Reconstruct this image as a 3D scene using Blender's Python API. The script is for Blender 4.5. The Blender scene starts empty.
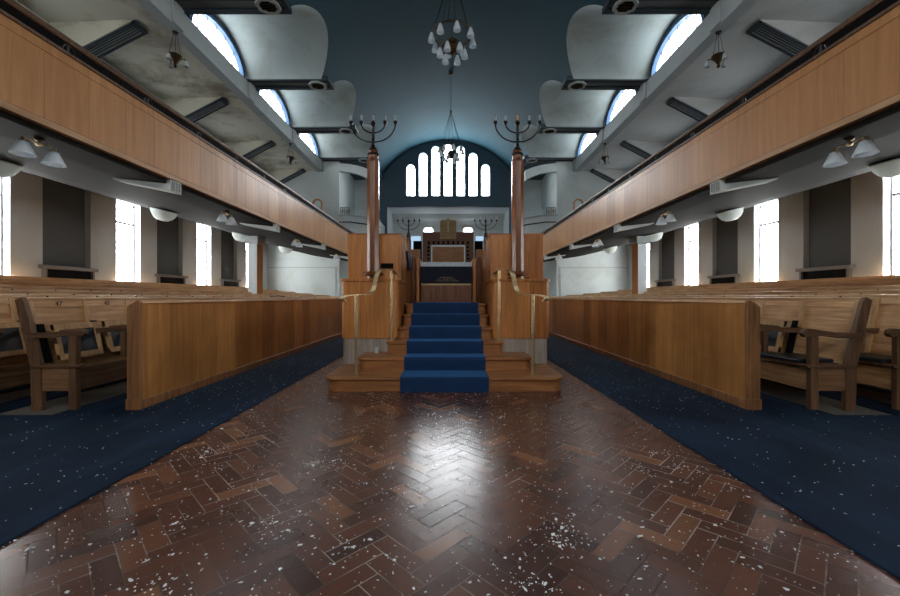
import bpy, bmesh, math, random
from math import pi, sin, cos, sqrt, radians
from mathutils import Vector, Matrix
random.seed(7)
scn = bpy.context.scene
# ------------------------------------------------------------------ camera, world, light, exposure
CAMX, CAMZ, F = 0.055, 1.15, 400.0
cam_d = bpy.data.cameras.new('camera'); cam = bpy.data.objects.new('camera', cam_d)
scn.collection.objects.link(cam); scn.camera = cam
cam_d.sensor_fit = 'HORIZONTAL'; cam_d.sensor_width = 36.0; cam_d.lens = 36.0 * F / 900.0
cam_d.shift_x = 1.0 / 900.0; cam_d.shift_y = -1.0 / 900.0; cam_d.clip_end = 200
cam.location = (CAMX, 0, CAMZ); cam.rotation_euler = (pi / 2, 0, 0)
w = bpy.data.worlds.new('world'); scn.world = w; w.use_nodes = True
w.node_tree.nodes['Background'].inputs[0].default_value = (0.75, 0.85, 1.0, 1)
w.node_tree.nodes['Background'].inputs[1].default_value = 0.6
scn.view_settings.view_transform = 'Standard'; scn.view_settings.look = 'None'
scn.view_settings.gamma = 1.0; scn.view_settings.use_curve_mapping = False
scn.view_settings.exposure = 1.0
try:
    scn.cycles.use_denoising = True; scn.cycles.use_adaptive_sampling = True
    scn.cycles.adaptive_threshold = 0.02; scn.cycles.sample_clamp_indirect = 6.0
    scn.cycles.max_bounces = 9; scn.cycles.diffuse_bounces = 7; scn.cycles.glossy_bounces = 4
    scn.cycles.caustics_reflective = False; scn.cycles.caustics_refractive = False
except Exception: pass
WIN_SIDE, WIN_CLER, WIN_LANCET, WIN_REAR_ADDED = 18.0, 4.6, 14.0, 6.0     # brightness of the panes; the rear ones are added fill

# ------------------------------------------------------------------ helpers
COL = scn.collection
class MB:
    def __init__(s): s.v = []; s.f = []; s.uv = None
    def add(s, vs, fs):
        n = len(s.v); s.v += [tuple(p) for p in vs]; s.f += [tuple(i + n for i in f) for f in fs]; return s
    def box(s, x0, x1, y0, y1, z0, z1):
        if x0 > x1: x0, x1 = x1, x0
        if y0 > y1: y0, y1 = y1, y0
        v = [(x, y, z) for z in (z0, z1) for y in (y0, y1) for x in (x0, x1)]
        return s.add(v, [(0, 2, 3, 1), (4, 5, 7, 6), (0, 1, 5, 4), (2, 6, 7, 3), (0, 4, 6, 2), (1, 3, 7, 5)])
    def hexa(s, b, t):      # bottom quad, top quad
        return s.add(list(b) + list(t), [(3, 2, 1, 0), (4, 5, 6, 7)] + [(i, (i + 1) % 4, 4 + (i + 1) % 4, 4 + i) for i in range(4)])
    def prism(s, poly, a, b, axis='y'):
        n = len(poly)
        def P(p, t):
            return {'y': (p[0], t, p[1]), 'x': (t, p[0], p[1]), 'z': (p[0], p[1], t)}[axis]
        v = [P(p, a) for p in poly] + [P(p, b) for p in poly]
        return s.add(v, [tuple(range(n)), tuple(range(2 * n - 1, n - 1, -1))] + [(i, (i + 1) % n, n + (i + 1) % n, n + i) for i in range(n)])
    def tube(s, pts, r, n=8, caps=True):
        pts = [Vector(p) for p in pts]; rs = r if isinstance(r, (list, tuple)) else [r] * len(pts)
        base = len(s.v); prev = None
        for i, p in enumerate(pts):
            t = (pts[min(i + 1, len(pts) - 1)] - pts[max(i - 1, 0)]).normalized()
            if prev is None:
                a = Vector((0, 0, 1)) if abs(t.z) < .9 else Vector((1, 0, 0))
                u = t.cross(a).normalized()
            else:
                u = (prev - t * prev.dot(t)).normalized()
            prev = u; w_ = t.cross(u)
            for k in range(n):
                q = p + (u * cos(2 * pi * k / n) + w_ * sin(2 * pi * k / n)) * rs[i]; s.v.append(tuple(q))
        for i in range(len(pts) - 1):
            for k in range(n):
                a = base + i * n + k; b = base + i * n + (k + 1) % n
                s.f.append((a, b, b + n, a + n))
        if caps:
            s.f.append(tuple(base + k for k in range(n - 1, -1, -1)))
            s.f.append(tuple(base + (len(pts) - 1) * n + k for k in range(n)))
        return s
    def band(s, pts, w_dir, hw, th):    # flat band following pts, wide along w_dir
        pts = [Vector(p) for p in pts]; wd = Vector(w_dir).normalized(); base = len(s.v)
        for i, p in enumerate(pts):
            t = (pts[min(i + 1, len(pts) - 1)] - pts[max(i - 1, 0)]).normalized()
            nrm = t.cross(wd).normalized()
            for a, b in ((-1, -1), (1, -1), (1, 1), (-1, 1)):
                s.v.append(tuple(p + wd * hw * a + nrm * th * b))
        for i in range(len(pts) - 1):
            for k in range(4):
                a = base + i * 4 + k; b = base + i * 4 + (k + 1) % 4; s.f.append((a, b, b + 4, a + 4))
        s.f.append(tuple(base + k for k in (3, 2, 1, 0))); e = base + (len(pts) - 1) * 4
        s.f.append(tuple(e + k for k in range(4))); return s
    def lathe(s, prof, c=(0, 0, 0), n=16, closed=False):
        base = len(s.v); m = len(prof)
        for r, z in prof:
            for k in range(n): s.v.append((c[0] + r * cos(2 * pi * k / n), c[1] + r * sin(2 * pi * k / n), c[2] + z))
        for i in range(m - 1):
            for k in range(n):
                a = base + i * n + k; b = base + i * n + (k + 1) % n; s.f.append((a, b, b + n, a + n))
        if closed:
            s.f.append(tuple(base + k for k in range(n - 1, -1, -1))); s.f.append(tuple(base + (m - 1) * n + k for k in range(n)))
        return s
    def build(s, name, mat, parent=None, smooth=False, bevel=0, loc=None, label=None, solid=0, recalc=True, merge=False):
        me = bpy.data.meshes.new(name); me.from_pydata(s.v, [], s.f)
        bm = bmesh.new(); bm.from_mesh(me)
        if merge: bmesh.ops.remove_doubles(bm, verts=bm.verts, dist=1e-5)
        if recalc: bmesh.ops.recalc_face_normals(bm, faces=bm.faces)
        bm.to_mesh(me); bm.free()
        me.materials.append(mat)
        if smooth:
            me.shade_smooth()
            try: me.set_sharp_from_angle(angle=radians(40))
            except Exception: pass
        o = bpy.data.objects.new(name, me); COL.objects.link(o)
        if parent: o.parent = parent
        if loc: o.location = loc
        if solid:
            md = o.modifiers.new('solid', 'SOLIDIFY'); md.thickness = solid; md.offset = 0
        if bevel:
            md = o.modifiers.new('bevel', 'BEVEL'); md.width = bevel; md.segments = 2; md.limit_method = 'ANGLE'
        if label: o['label'] = label
        return o
def tag(o, label, cat, group=None, kind=None):
    o['label'] = label; o['category'] = cat
    if group: o['group'] = group
    if kind: o['kind'] = kind
    return o
def thing(name, label, cat, loc=(0, 0, 0), group=None, rotz=0):
    o = bpy.data.objects.new(name, None); COL.objects.link(o); o.empty_display_size = .1
    o.location = loc; o.rotation_euler = (0, 0, rotz); return tag(o, label, cat, group)
def struct(o): o['kind'] = 'structure'; return o
def dup(root, loc=None, label=None, rotz=None, scale=None):
    r = root.copy(); COL.objects.link(r)
    if loc: r.location = loc
    if rotz is not None: r.rotation_euler = (r.rotation_euler[0], r.rotation_euler[1], rotz)
    if scale: r.scale = scale
    if label: r['label'] = label
    for ch in list(root.children):
        c = ch.copy(); COL.objects.link(c); c.parent = r
        for g in list(ch.children):
            d = g.copy(); COL.objects.link(d); d.parent = c
    return r
SN = {-1: 'left', 1: 'right'}

# ------------------------------------------------------------------ materials
class NT:
    def __init__(s, name):
        s.m = bpy.data.materials.new(name); s.m.use_nodes = True; s.t = s.m.node_tree
        s.b = s.t.nodes['Principled BSDF']; s.tc = None
    def n(s, typ, **kw):
        nd = s.t.nodes.new(typ)
        for k, v in kw.items(): setattr(nd, k, v)
        return nd
    def l(s, a, b): s.t.links.new(a, b)
    def coord(s, scale=(1, 1, 1), kind='Object'):
        if s.tc is None: s.tc = s.n('ShaderNodeTexCoord')
        mp = s.n('ShaderNodeMapping'); mp.inputs['Scale'].default_value = scale
        s.l(s.tc.outputs[kind], mp.inputs[0]); return mp.outputs[0]
    def noise(s, co, scale, detail=4, rough=.55, dist=0):
        nd = s.n('ShaderNodeTexNoise'); nd.inputs['Scale'].default_value = scale; nd.inputs['Detail'].default_value = detail
        nd.inputs['Roughness'].default_value = rough; nd.inputs['Distortion'].default_value = dist
        s.l(co, nd.inputs['Vector']); return nd.outputs['Fac']
    def ramp(s, fac, stops):
        nd = s.n('ShaderNodeValToRGB'); e = nd.color_ramp.elements
        while len(e) < len(stops): e.new(.5)
        for i, (p, c) in enumerate(stops): e[i].position = p; e[i].color = (c[0], c[1], c[2], 1)
        s.l(fac, nd.inputs[0]); return nd.outputs[0]
    def mix(s, fac, a, b, mode='MIX'):
        nd = s.n('ShaderNodeMix', data_type='RGBA', blend_type=mode)
        for sock, v in ((0, fac), (6, a), (7, b)):
            if hasattr(v, 'links'): s.l(v, nd.inputs[sock])
            elif sock == 0: nd.inputs[0].default_value = v
            else: nd.inputs[sock].default_value = (v[0], v[1], v[2], 1)
        return nd.outputs[2]
    def math(s, op, a, b=0.0):
        nd = s.n('ShaderNodeMath', operation=op)
        for i, v in enumerate((a, b)):
            if hasattr(v, 'links'): s.l(v, nd.inputs[i])
            else: nd.inputs[i].default_value = v
        return nd.outputs[0]
    def bump(s, h, strength=.2, dist=.01):
        nd = s.n('ShaderNodeBump'); nd.inputs['Strength'].default_value = strength; nd.inputs['Distance'].default_value = dist
        s.l(h, nd.inputs['Height']); s.l(nd.outputs[0], s.b.inputs['Normal'])
    def out(s, col=None, rough=None, metal=0, spec=None):
        if col is not None:
            if hasattr(col, 'links'): s.l(col, s.b.inputs['Base Color'])
            else: s.b.inputs['Base Color'].default_value = (col[0], col[1], col[2], 1)
        if rough is not None:
            if hasattr(rough, 'links'): s.l(rough, s.b.inputs['Roughness'])
            else: s.b.inputs['Roughness'].default_value = rough
        s.b.inputs['Metallic'].default_value = metal
        if spec is not None: s.b.inputs['Specular IOR Level'].default_value = spec
        return s.m
def wood(name, dark, mid, light, grain='z', rough=.4, panel=0, panel_axis='y', wear=0.3, scale=1.0, spec=.32):
    t = NT(name); hi, lo = 26 * scale, 1.6 * scale
    sc = {'z': (hi, hi, lo), 'y': (hi, lo, hi), 'x': (lo, hi, hi)}[grain]
    co = t.coord(sc); g = t.noise(co, 1.0, 6, .6, .6)
    col = t.ramp(g, [(.28, dark), (.5, mid), (.72, light)])
    big = t.noise(t.coord((1, 1, 1)), 1.7, 5, .6, .3)
    col = t.mix(t.math('MULTIPLY', t.ramp(big, [(.35, (0, 0, 0)), (.65, (1, 1, 1))]), wear), col, dark)
    if panel:
        sep = t.n('ShaderNodeSeparateXYZ'); t.l(t.coord(), sep.inputs[0])
        src = sep.outputs[{'x': 0, 'y': 1, 'z': 2}[panel_axis]]
        cell = t.math('FLOOR', t.math('DIVIDE', src, panel))
        wn = t.n('ShaderNodeTexWhiteNoise', noise_dimensions='1D'); t.l(cell, wn.inputs['W'])
        col = t.mix(.42, col, t.mix(wn.outputs[0], [c * 1.0 for c in light], dark), 'MIX')
        fr = t.math('FRACT', t.math('DIVIDE', src, panel)); line = t.math('LESS_THAN', fr, .012)
        col = t.mix(t.math('MULTIPLY', line, .6), col, [c * .35 for c in dark])
    t.bump(g, .12, .004)
    return t.out(col, t.ramp(g, [(.3, [rough + .12] * 3), (.7, [rough - .05] * 3)]), spec=spec)
def plaster(name, col, stain=None, amount=.3, rough=.75, sc=.55):
    t = NT(name); a = t.noise(t.coord(), sc, 8, .65, .4); b = t.noise(t.coord(), 14, 4, .6)
    c = t.mix(t.ramp(b, [(.3, (0, 0, 0)), (.7, (.22, .22, .22))]), col, [x * .8 for x in col])
    if stain: c = t.mix(t.math('MULTIPLY', t.ramp(a, [(.48, (0, 0, 0)), (.66, (1, 1, 1))]), amount), c, stain)
    t.bump(b, .1, .004); return t.out(c, rough, spec=.12)
def plain(name, col, rough=.5, metal=0, var=.25, sc=20, spec=None):
    t = NT(name); a = t.noise(t.coord(), sc, 4, .6)
    return t.out(t.mix(t.ramp(a, [(.3, (0, 0, 0)), (.7, (1, 1, 1))]), [x * (1 - var) for x in col], col), rough, metal, spec)
def glow(name, col, strength, tint=None, sc=.8):
    t = NT(name); em = t.n('ShaderNodeEmission')
    a = t.noise(t.coord(), sc, 4, .6)
    c = t.mix(t.ramp(a, [(.42, (0, 0, 0)), (.7, (1, 1, 1))]), col, tint or col)
    t.l(c, em.inputs[0]); em.inputs[1].default_value = strength
    t.l(em.outputs[0], t.t.nodes['Material Output'].inputs[0]); return t.m

M = {}
M['bimah'] = wood('bimah_oak', (.18, .06, .015), (.42, .155, .04), (.60, .26, .075), 'z', .34, .62, 'x', .35)
M['bimah_side'] = wood('bimah_side_oak', (.20, .065, .016), (.40, .15, .038), (.56, .24, .07), 'z', .34, 0, 'y', .3)
M['tread'] = wood('tread_oak', (.18, .07, .025), (.33, .14, .05), (.45, .22, .09), 'x', .36, 0, 'x', .35)
M['post'] = wood('post_mahogany', (.055, .016, .007), (.16, .052, .018), (.34, .125, .042), 'z', .22, 0, 'x', .3)
M['gallery'] = wood('gallery_veneer', (.34, .145, .045), (.47, .22, .078), (.60, .31, .12), 'z', .33, .55, 'y', .25, .5)
M['gallery_trim'] = wood('gallery_trim_oak', (.34, .19, .09), (.46, .27, .14), (.55, .35, .2), 'y', .45)
M['screen'] = wood('screen_veneer', (.20, .078, .02), (.48, .215, .062), (.66, .34, .11), 'z', .33, .45, 'y', .75, .6)
M['screen_end'] = wood('screen_end_oak', (.13, .06, .025), (.26, .12, .05), (.36, .17, .07), 'z', .4)
M['pew'] = wood('pew_oak', (.30, .15, .065), (.60, .34, .16), (.78, .51, .27), 'y', .42, 0, 'y', .5)
M['pew_light'] = wood('pew_pale_oak', (.33, .18, .08), (.52, .31, .14), (.66, .43, .21), 'z', .45, 0, 'y', .3)
M['pew_dark'] = wood('pew_dark_oak', (.06, .030, .016), (.13, .068, .036), (.22, .12, .068), 'x', .42, 0, 'y', .4)
M['pew_ledge'] = wood('pew_ledge_oak', (.36, .21, .105), (.60, .39, .21), (.76, .55, .33), 'y', .5, 0, 'y', .4)
M['pew_x'] = wood('pew_oak_across', (.12, .06, .03), (.22, .115, .058), (.34, .19, .1), 'x', .42, 0, 'y', .4)
M['pew_dark_y'] = wood('pew_dark_oak_long', (.07, .035, .018), (.14, .075, .04), (.24, .135, .078), 'y', .42, 0, 'y', .4)
M['pew_dark_z'] = wood('pew_dark_oak_upright', (.07, .035, .018), (.15, .08, .042), (.25, .14, .08), 'z', .42, 0, 'y', .4)
M['ark'] = wood('ark_walnut', (.09, .032, .014), (.17, .065, .028), (.25, .10, .045), 'z', .4)
M['ark_light'] = wood('ark_oak', (.2, .08, .03), (.34, .15, .06), (.42, .2, .08), 'x', .4)
M['leather'] = plain('navy_leather', (.012, .022, .032), .42, 0, .5, 9)
M['white_wall'] = plaster('white_wall_paint', (.60, .66, .66), (.40, .43, .38), .5)
M['side_wall'] = plaster('side_wall_paint', (.60, .655, .69), (.42, .44, .45), .3)
M['recess'] = plaster('recess_grey_paint', (.125, .14, .148), None)
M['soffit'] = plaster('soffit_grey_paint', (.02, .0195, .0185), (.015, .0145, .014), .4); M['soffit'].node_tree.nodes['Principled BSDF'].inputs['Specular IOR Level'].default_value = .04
M['ceil_l'] = plaster('damp_ceiling_paint', (.66, .65, .55), (.20, .165, .11), .8, .8, .6)
M['ceil_r'] = plaster('gallery_ceiling_paint', (.62, .64, .63), (.3, .3, .29), .35, .8, .5)
M['beam_w'] = plaster('grey_beam_paint', (.42, .46, .47), (.3, .33, .33), .4)
M['blue'] = plaster('blue_vault_paint', (.015, .058, .080), (.012, .048, .068), .5, .8, .4); M['blue'].node_tree.nodes['Principled BSDF'].inputs['Specular IOR Level'].default_value = .12
M['blue_end'] = plaster('slate_blue_end_wall_paint', (.085, .13, .17), (.07, .11, .145), .4, .6)
M['vault_w'] = plaster('cross_vault_paint', (.36, .42, .42), (.24, .25, .21), .6, .6, .8)
M['dblue'] = plain('dark_blue_beam_paint', (.03, .05, .07), .45)
M['bandgrey'] = plain('beam_recess_grey', (.22, .24, .25), .6)
M['frame_blue'] = plain('window_arch_blue', (.03, .11, .24), .5)
M['iron'] = plain('dark_iron', (.018, .017, .018), .35, .7)
M['bronze'] = plain('dark_bronze', (.09, .06, .03), .35, .8)
M['brass'] = plain('worn_brass', (.80, .63, .36), .33, .95, .35, 30)
t = NT('opal_glass'); t.out((.84, .90, .94), .3); tr_ = t.n('ShaderNodeBsdfTranslucent'); tr_.inputs[0].default_value = (.88, .94, .98, 1)
mx = t.n('ShaderNodeMixShader'); mx.inputs[0].default_value = .45; t.l(t.b.outputs[0], mx.inputs[1]); t.l(tr_.outputs[0], mx.inputs[2]); t.l(mx.outputs[0], t.t.nodes['Material Output'].inputs[0]); M['opal'] = t.m
M['clear'] = plain('frosted_glass', (.62, .68, .70), .12, 0, .25)
t = NT('bowl_glass'); t.out((.86, .89, .86), .35); tr_ = t.n('ShaderNodeBsdfTranslucent'); tr_.inputs[0].default_value = (.9, .93, .9, 1)
mx = t.n('ShaderNodeMixShader'); mx.inputs[0].default_value = .5; t.l(t.b.outputs[0], mx.inputs[1]); t.l(tr_.outputs[0], mx.inputs[2]); t.l(mx.outputs[0], t.t.nodes['Material Output'].inputs[0]); M['bowl'] = t.m
M['candle'] = plain('candle_tube', (.32, .35, .36), .3, .2)
M['candle_gold'] = plain('amber_candle_tube', (.6, .38, .14), .35)
M['marble'] = wood('grey_marble', (.22, .19, .16), (.36, .32, .28), (.47, .43, .39), 'z', .3, 0, 'x', .3, .6)
M['white_marble'] = plaster('white_marble_wall', (.78, .84, .87), None)
M['lead'] = plain('lead_came', (.16, .15, .16), .6)
M['winframe'] = plain('window_reveal_paint', (.66, .76, .82), .5)
M['black'] = plain('black_void', (.006, .006, .006), .8, 0, .25, 20, .05)
M['sill'] = plaster('grey_sill_paint', (.30, .29, .28), None)
M['lino'] = plaster('worn_lino', (.18, .17, .15), (.11, .105, .1), .5, .6)
M['number'] = plain('number_paint', (.008, .006, .005), .5)
M['flake'] = plain('fallen_paint_flake', (.88, .92, .96), .7, 0, .1)
M['navycloth'] = plain('navy_velvet', (.006, .010, .028), .9, 0, .4, 40)
M['silvercloth'] = plain('silver_cloth', (.50, .58, .66), .5)
M['gold'] = plain('gold_thread', (.55, .42, .2), .5, .3)
M['goldstone'] = plain('gilt_tablet', (.36, .24, .10), .45, .2, .4, 12)
M['bluebook'] = plain('blue_book_cloth', (.012, .03, .10), .6)
M['lattice'] = plain('silver_lattice', (.55, .60, .62), .4, .4)
M['dust'] = plaster('dust_in_the_joints', (.09, .07, .055), (.70, .62, .56), 1.0, .8, 1.1)
t = NT('blue_carpet')
a_ = t.noise(t.coord(), 160, 3, .7); b_ = t.noise(t.coord(), .9, 6, .65, .6); c_ = t.noise(t.coord((1, .15, 1)), 3.0, 4, .6)
cc = t.mix(t.ramp(b_, [(.35, (0, 0, 0)), (.68, (1, 1, 1))]), (.003, .010, .027), (.010, .034, .076))
cc = t.mix(t.math('MULTIPLY', t.ramp(c_, [(.5, (0, 0, 0)), (.75, (1, 1, 1))]), .35), cc, (.03, .08, .15))
cc = t.mix(t.math('MULTIPLY', a_, .5), cc, (.004, .012, .03)); t.bump(a_, .6, .006)
M['carpet'] = t.out(cc, .92, spec=.15)
t = NT('royal_blue_runner')
a_ = t.noise(t.coord(), 200, 3, .7); b_ = t.noise(t.coord(), 5, 4, .6)
cc = t.mix(b_, (.002, .016, .06), (.006, .038, .125)); t.bump(a_, .6, .005); M['runner'] = t.out(cc, .75, spec=.25)
M['runner'].node_tree.nodes['Principled BSDF'].inputs['Sheen Weight'].default_value = .35; M['runner'].node_tree.nodes['Principled BSDF'].inputs['Sheen Tint'].default_value = (.1, .4, 1, 1)
t = NT('herringbone_blocks')
at = t.n('ShaderNodeAttribute', attribute_name='tone')
g = t.noise(t.coord((12, 12, 12)), 1.2, 7, .6, .3)
cc = t.ramp(at.outputs['Fac'], [(.0, (.060, .024, .018)), (.35, (.10, .038, .025)), (.75, (.145, .056, .034)), (.93, (.19, .078, .043)), (1., (.27, .115, .056))])
cc = t.mix(t.math('MULTIPLY', g, .4), cc, (.045, .020, .014))
sc_ = t.noise(t.coord((1, 1, 1)), .8, 6, .7, .8)
cc = t.mix(t.math('MULTIPLY', t.ramp(sc_, [(.5, (0, 0, 0)), (.72, (1, 1, 1))]), .35), cc, (.16, .10, .08))
sp = t.noise(t.coord(), 90, 2, .5); cc = t.mix(t.ramp(sp, [(.71, (0, 0, 0)), (.75, (.8, .8, .8))]), cc, (.45, .46, .48))
t.bump(g, .03, .001)
M['parquet'] = t.out(cc, t.ramp(sc_, [(.3, [.21] * 3), (.7, [.29] * 3)]), spec=.6)
M['win_side'] = glow('side_window_daylight', (1, .96, .98), WIN_SIDE, (.8, .92, .85))
M['win_back'] = glow('far_window_daylight', (.45, .65, .85), .5)
M['win_upper_added'] = glow('added_gallery_window_glow', (.93, .97, 1), 1.9)  # glow of the added upper windows, out of view
M['win_arch'] = glow('arch_window_daylight', (.9, .96, 1), 2.5)
M['win_cler'] = glow('clerestory_daylight', (.93, .97, 1), WIN_CLER, (.75, .85, .95))
M['win_rear_added'] = glow('added_rear_window_glow', (1, .97, .92), WIN_REAR_ADDED)  # glow of the added windows behind the camera
M['win_lancet'] = glow('lancet_daylight', (.93, .97, 1), WIN_LANCET)

# ------------------------------------------------------------------ the setting
P = 3.8; XW = 9.8; YB = -6.0; YE = 21.7; YA = 25.3; XC = 6.87; ZB = 8.5
WC = [8.52 + 3.79 * k for k in range(-1, 4)]             # side window centres (fourth onwards in view)
RC = [10.35 + P * k for k in range(-4, 4)]            # recess centres
BY = [10.08 + P * k for k in range(-4, 4)]            # transverse beams: ... 10.08, 13.88, 17.68, 21.48
SOF = [(4.45, 2.96), (5.15, 3.03), (7.3, 3.39), (8.7, 3.73), (9.8, 4.1)]   # gallery soffit section
def sofz(x):
    for (a, b), (c, d) in zip(SOF, SOF[1:]):
        if x <= c: return b + (d - b) * (x - a) / (c - a)
    return SOF[-1][1]
# floor slab and parquet
struct(MB().box(-10.4, 10.4, YB - .3, 29.2, -.3, -.004).build('floor', M['lino']))
Ww = .094; n = 3; mb = MB(); tones = []
c45 = sqrt(.5)
def rot(x, y): return ((x - y) * c45 * Ww - .04, (x + y) * c45 * Ww)
R_ = int(20 / Ww)
for X in range(-30, R_):
    for Y in range(-30, R_):
        k = (X - Y) % (2 * n)
        if k == 0: rect = (X, Y, X + n, Y + 1)
        elif k == 2 * n - 1: rect = (X, Y, X + 1, Y + n)
        else: continue
        cx, cy = rot((rect[0] + rect[2]) / 2, (rect[1] + rect[3]) / 2)
        if not (-2.1 < cx < 2.05 and .3 < cy < 14): continue
        gp = .028
        q = [rot(a, b) for a, b in ((rect[0] + gp, rect[1] + gp), (rect[2] - gp, rect[1] + gp), (rect[2] - gp, rect[3] - gp), (rect[0] + gp, rect[3] - gp))]
        z = .0012 + random.random() * .0006; tx, ty = random.gauss(0, .003), random.gauss(0, .003)
        i = len(mb.v)
        mb.v += [(x, y, z + (x - cx) * tx + (y - cy) * ty) for x, y in q]; mb.f.append((i, i + 1, i + 2, i + 3))
        tones.append(min(1, max(0, random.gauss(.42, .30) if random.random() > .04 else 1.0)))
po = mb.build('floor_parquet', M['parquet'], recalc=False)
at = po.data.attributes.new('tone', 'FLOAT', 'FACE'); at.data.foreach_set('value', tones); struct(po)
struct(MB().box(-2.15, 2.1, YB, 14, -.003, .0004).build('floor_joints', M['dust']))
# carpets
for s in (-1, 1):
    x0 = {-1: 2.0, 1: 1.88}[s]
    m = MB().prism([(s * x0, YB), (s * 9.78, YB), (s * 9.78, 3.82), (s * 3.3, 3.86), (s * 3.3, YE - .02), (s * x0, YE - .02)], .0003, .014, 'z')
    o = m.build('aisle_carpet', M['carpet'], bevel=.004)
    tag(o, 'long navy blue carpet covering the %s aisle beside the parquet, flecked with paint' % SN[s], 'carpet')
    for k in range(7):
        xs = 4.34 + .87 * k
        o = MB().box(s * (xs + .05), s * min(9.75, xs + .42), 3.84, 20.3, .0003, .012).build('carpet_strip', M['carpet'])
        tag(o, ['blue carpet strip behind the first pew row from the centre on the %s', 'blue carpet strip behind the second pew row from the centre on the %s', 'blue carpet strip behind the third pew row from the centre on the %s', 'blue carpet strip behind the fourth pew row from the centre on the %s', 'blue carpet strip behind the fifth pew row from the centre on the %s', 'blue carpet strip behind the sixth pew row from the centre on the %s', 'blue carpet strip between the last pew row and the wall on the %s'][k] % SN[s], 'carpet', 'carpet strips between the pew rows')
    o = MB().box(s * 3.24, s * 3.78, 3.84, 20.3, .0003, .012).build('carpet_strip', M['carpet']); tag(o, 'blue carpet strip between the oak screen and the first pew row on the %s' % SN[s], 'carpet', 'carpet strips between the pew rows')
# side walls with window openings and recesses
def wall_with_holes(mb, s, x0, x1, y0, y1, z0, z1, holes, axis='x'):
    ys = y0
    for (a, b, c, d) in sorted(holes):
        def bx(ya, yb, za, zb):
            if axis == 'x': mb.box(s * x0, s * x1, ya, yb, za, zb)
            else: mb.box(ya, yb, x0, x1, za, zb)
        bx(ys, a, z0, z1)
        if c > z0: bx(a, b, z0, c)
        if d < z1: bx(a, b, d, z1)
        ys = b
    if axis == 'x': mb.box(s * x0, s * x1, ys, y1, z0, z1)
    else: mb.box(ys, y1, x0, x1, z0, z1)
wn = 1
for s in (-1, 1):
    holes = [(c - .46, c + .46, .95, 4.06) for c in WC] + [(c - .65, c + .65, 1.05, 4.1) for c in RC if c < YE - 1]
    m = MB(); wall_with_holes(m, s, XW, XW + .35, YB, YE + .3, 0, 4.6, holes)
    wall_with_holes(m, s, XW, XW + .35, YB, YE + .3, 4.6, 8.6, [(c - .6, c + .6, 5.2, 7.0) for c in WC])  # openings for the added upper windows
    struct(m.build('wall_' + SN[s], M['side_wall']))
    m = MB(); m.box(s * (XW + .16), s * (XW + .2), YB, YE, 1.0, 4.15)
    m2 = MB()
    for c in RC:
        if c > YE - 1 or c < -2: continue
        b = MB().box(s * (XW + .16), s * (XW + .2), c - .65, c + .65, 1.05, 4.1).build('recess_panel', M['recess']); struct(b)
        t_ = thing('radiator_niche', '', 'niche', (s * XW, c, 0), 'radiator niches in the %s wall' % SN[s])
        nm = {6.55: 'nearest', 10.35: 'near', 14.15: 'middle', 17.95: 'far'}.get(round(c, 2), 'hidden')
        t_['label'] = {'near': 'grey shelf over a black grille in the large recess on the %s, nearest the camera', 'middle': 'grey shelf over a black grille in the second recess on the %s', 'far': 'small grey shelf over a black grille on the %s, just before the column', }.get(nm, 'grey shelf over a black grille outside the frame on the %s') % SN[s]
        if nm in ('hidden', 'nearest'):
            bpy.data.objects.remove(t_); continue
        MB().box(-s * .13, s * .15, -.76, .76, 1.84, 1.93).build('shelf', M['sill'], t_, bevel=.01)
        k_ = MB()
        for yy in (-.68, .62): k_.box(-s * .09, s * .15, yy, yy + .06, .9, 1.84)
        k_.box(-s * .09, s * .15, -.68, .68, .8, .9).build('niche_frame', M['sill'], t_)
        MB().box(-s * .02, s * .12, -.62, .62, .9, 1.84).build('niche_back', M['black'], t_)
        k_ = MB()
        for i in range(26): k_.box(-s * .05, -s * .02, -.61 + i * .048, -.59 + i * .048, .9, 1.83)
        k_.build('grille', M['iron'], t_)
    for c in WC:
        g = MB().box(s * (XW + .24), s * (XW + .26), c - .46, c + .46, .95, 4.06).build('window_%d' % wn, M['win_side']); struct(g)
        gu = MB().box(s * (XW + .24), s * (XW + .26), c - .6, c + .6, 5.2, 7.0).build('window_%d' % (wn + 60), M['win_upper_added']); struct(gu)  # unseen upper window, added to brighten the gallery ceilings
        fr = MB()
        fu = MB()
        for y_ in (c - .6, c - .02, c + .56): fu.box(s * (XW + .17), s * (XW + .25), y_, y_ + .04, 5.2, 7.0)
        fu.build('window_frame', M['lead'], gu)
        for y_ in (c - .46, c + .43): fr.box(s * (XW + .17), s * (XW + .25), y_, y_ + .03, .95, 4.06)
        for z_ in (.95, 3.98, 3.42): fr.box(s * (XW + .19), s * (XW + .25), c - .46, c + .46, z_, z_ + .045)
        fr.build('window_frame', M['lead'], g)
        ld = MB()
        for i in range(1, 6): ld.box(s * (XW + .22), s * (XW + .236), c - .46 + i * .153 - .012, c - .46 + i * .153 + .012, .98, 3.42)
        zz = 1.0
        while zz < 4: ld.box(s * (XW + .22), s * (XW + .236), c - .43, c + .43, zz, zz + .024); zz += .2
        ld.build('window_leading', M['lead'], g)
        wn += 1
# end walls
for s in (-1, 1):
    struct(MB().box(s * 5.9, s * 6.15, YE + .3, YA, 0, 8.6).build('wall_recess_side_' + SN[s], M['white_wall']))
    struct(MB().box(s * 4.4, s * 6.15, YA, YA + .3, 0, 8.6).build('wall_recess_back_' + SN[s], M['white_wall']))
    m = MB(); m.box(s * 5.9, s * 10.1, YE, YE + .3, 0, 8.6)
    struct(m.build('wall_end_' + SN[s], M['white_wall']))
    # moulding lines
    m = MB(); m.box(s * 6.1, s * 9.8, YE - .03, YE, 2.72, 2.77); m.box(s * 6.06, s * 6.1, YE - .03, YE, 0, 2.77)
    struct(m.build('trim_%d' % (3 + s), M['beam_w']))
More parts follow.
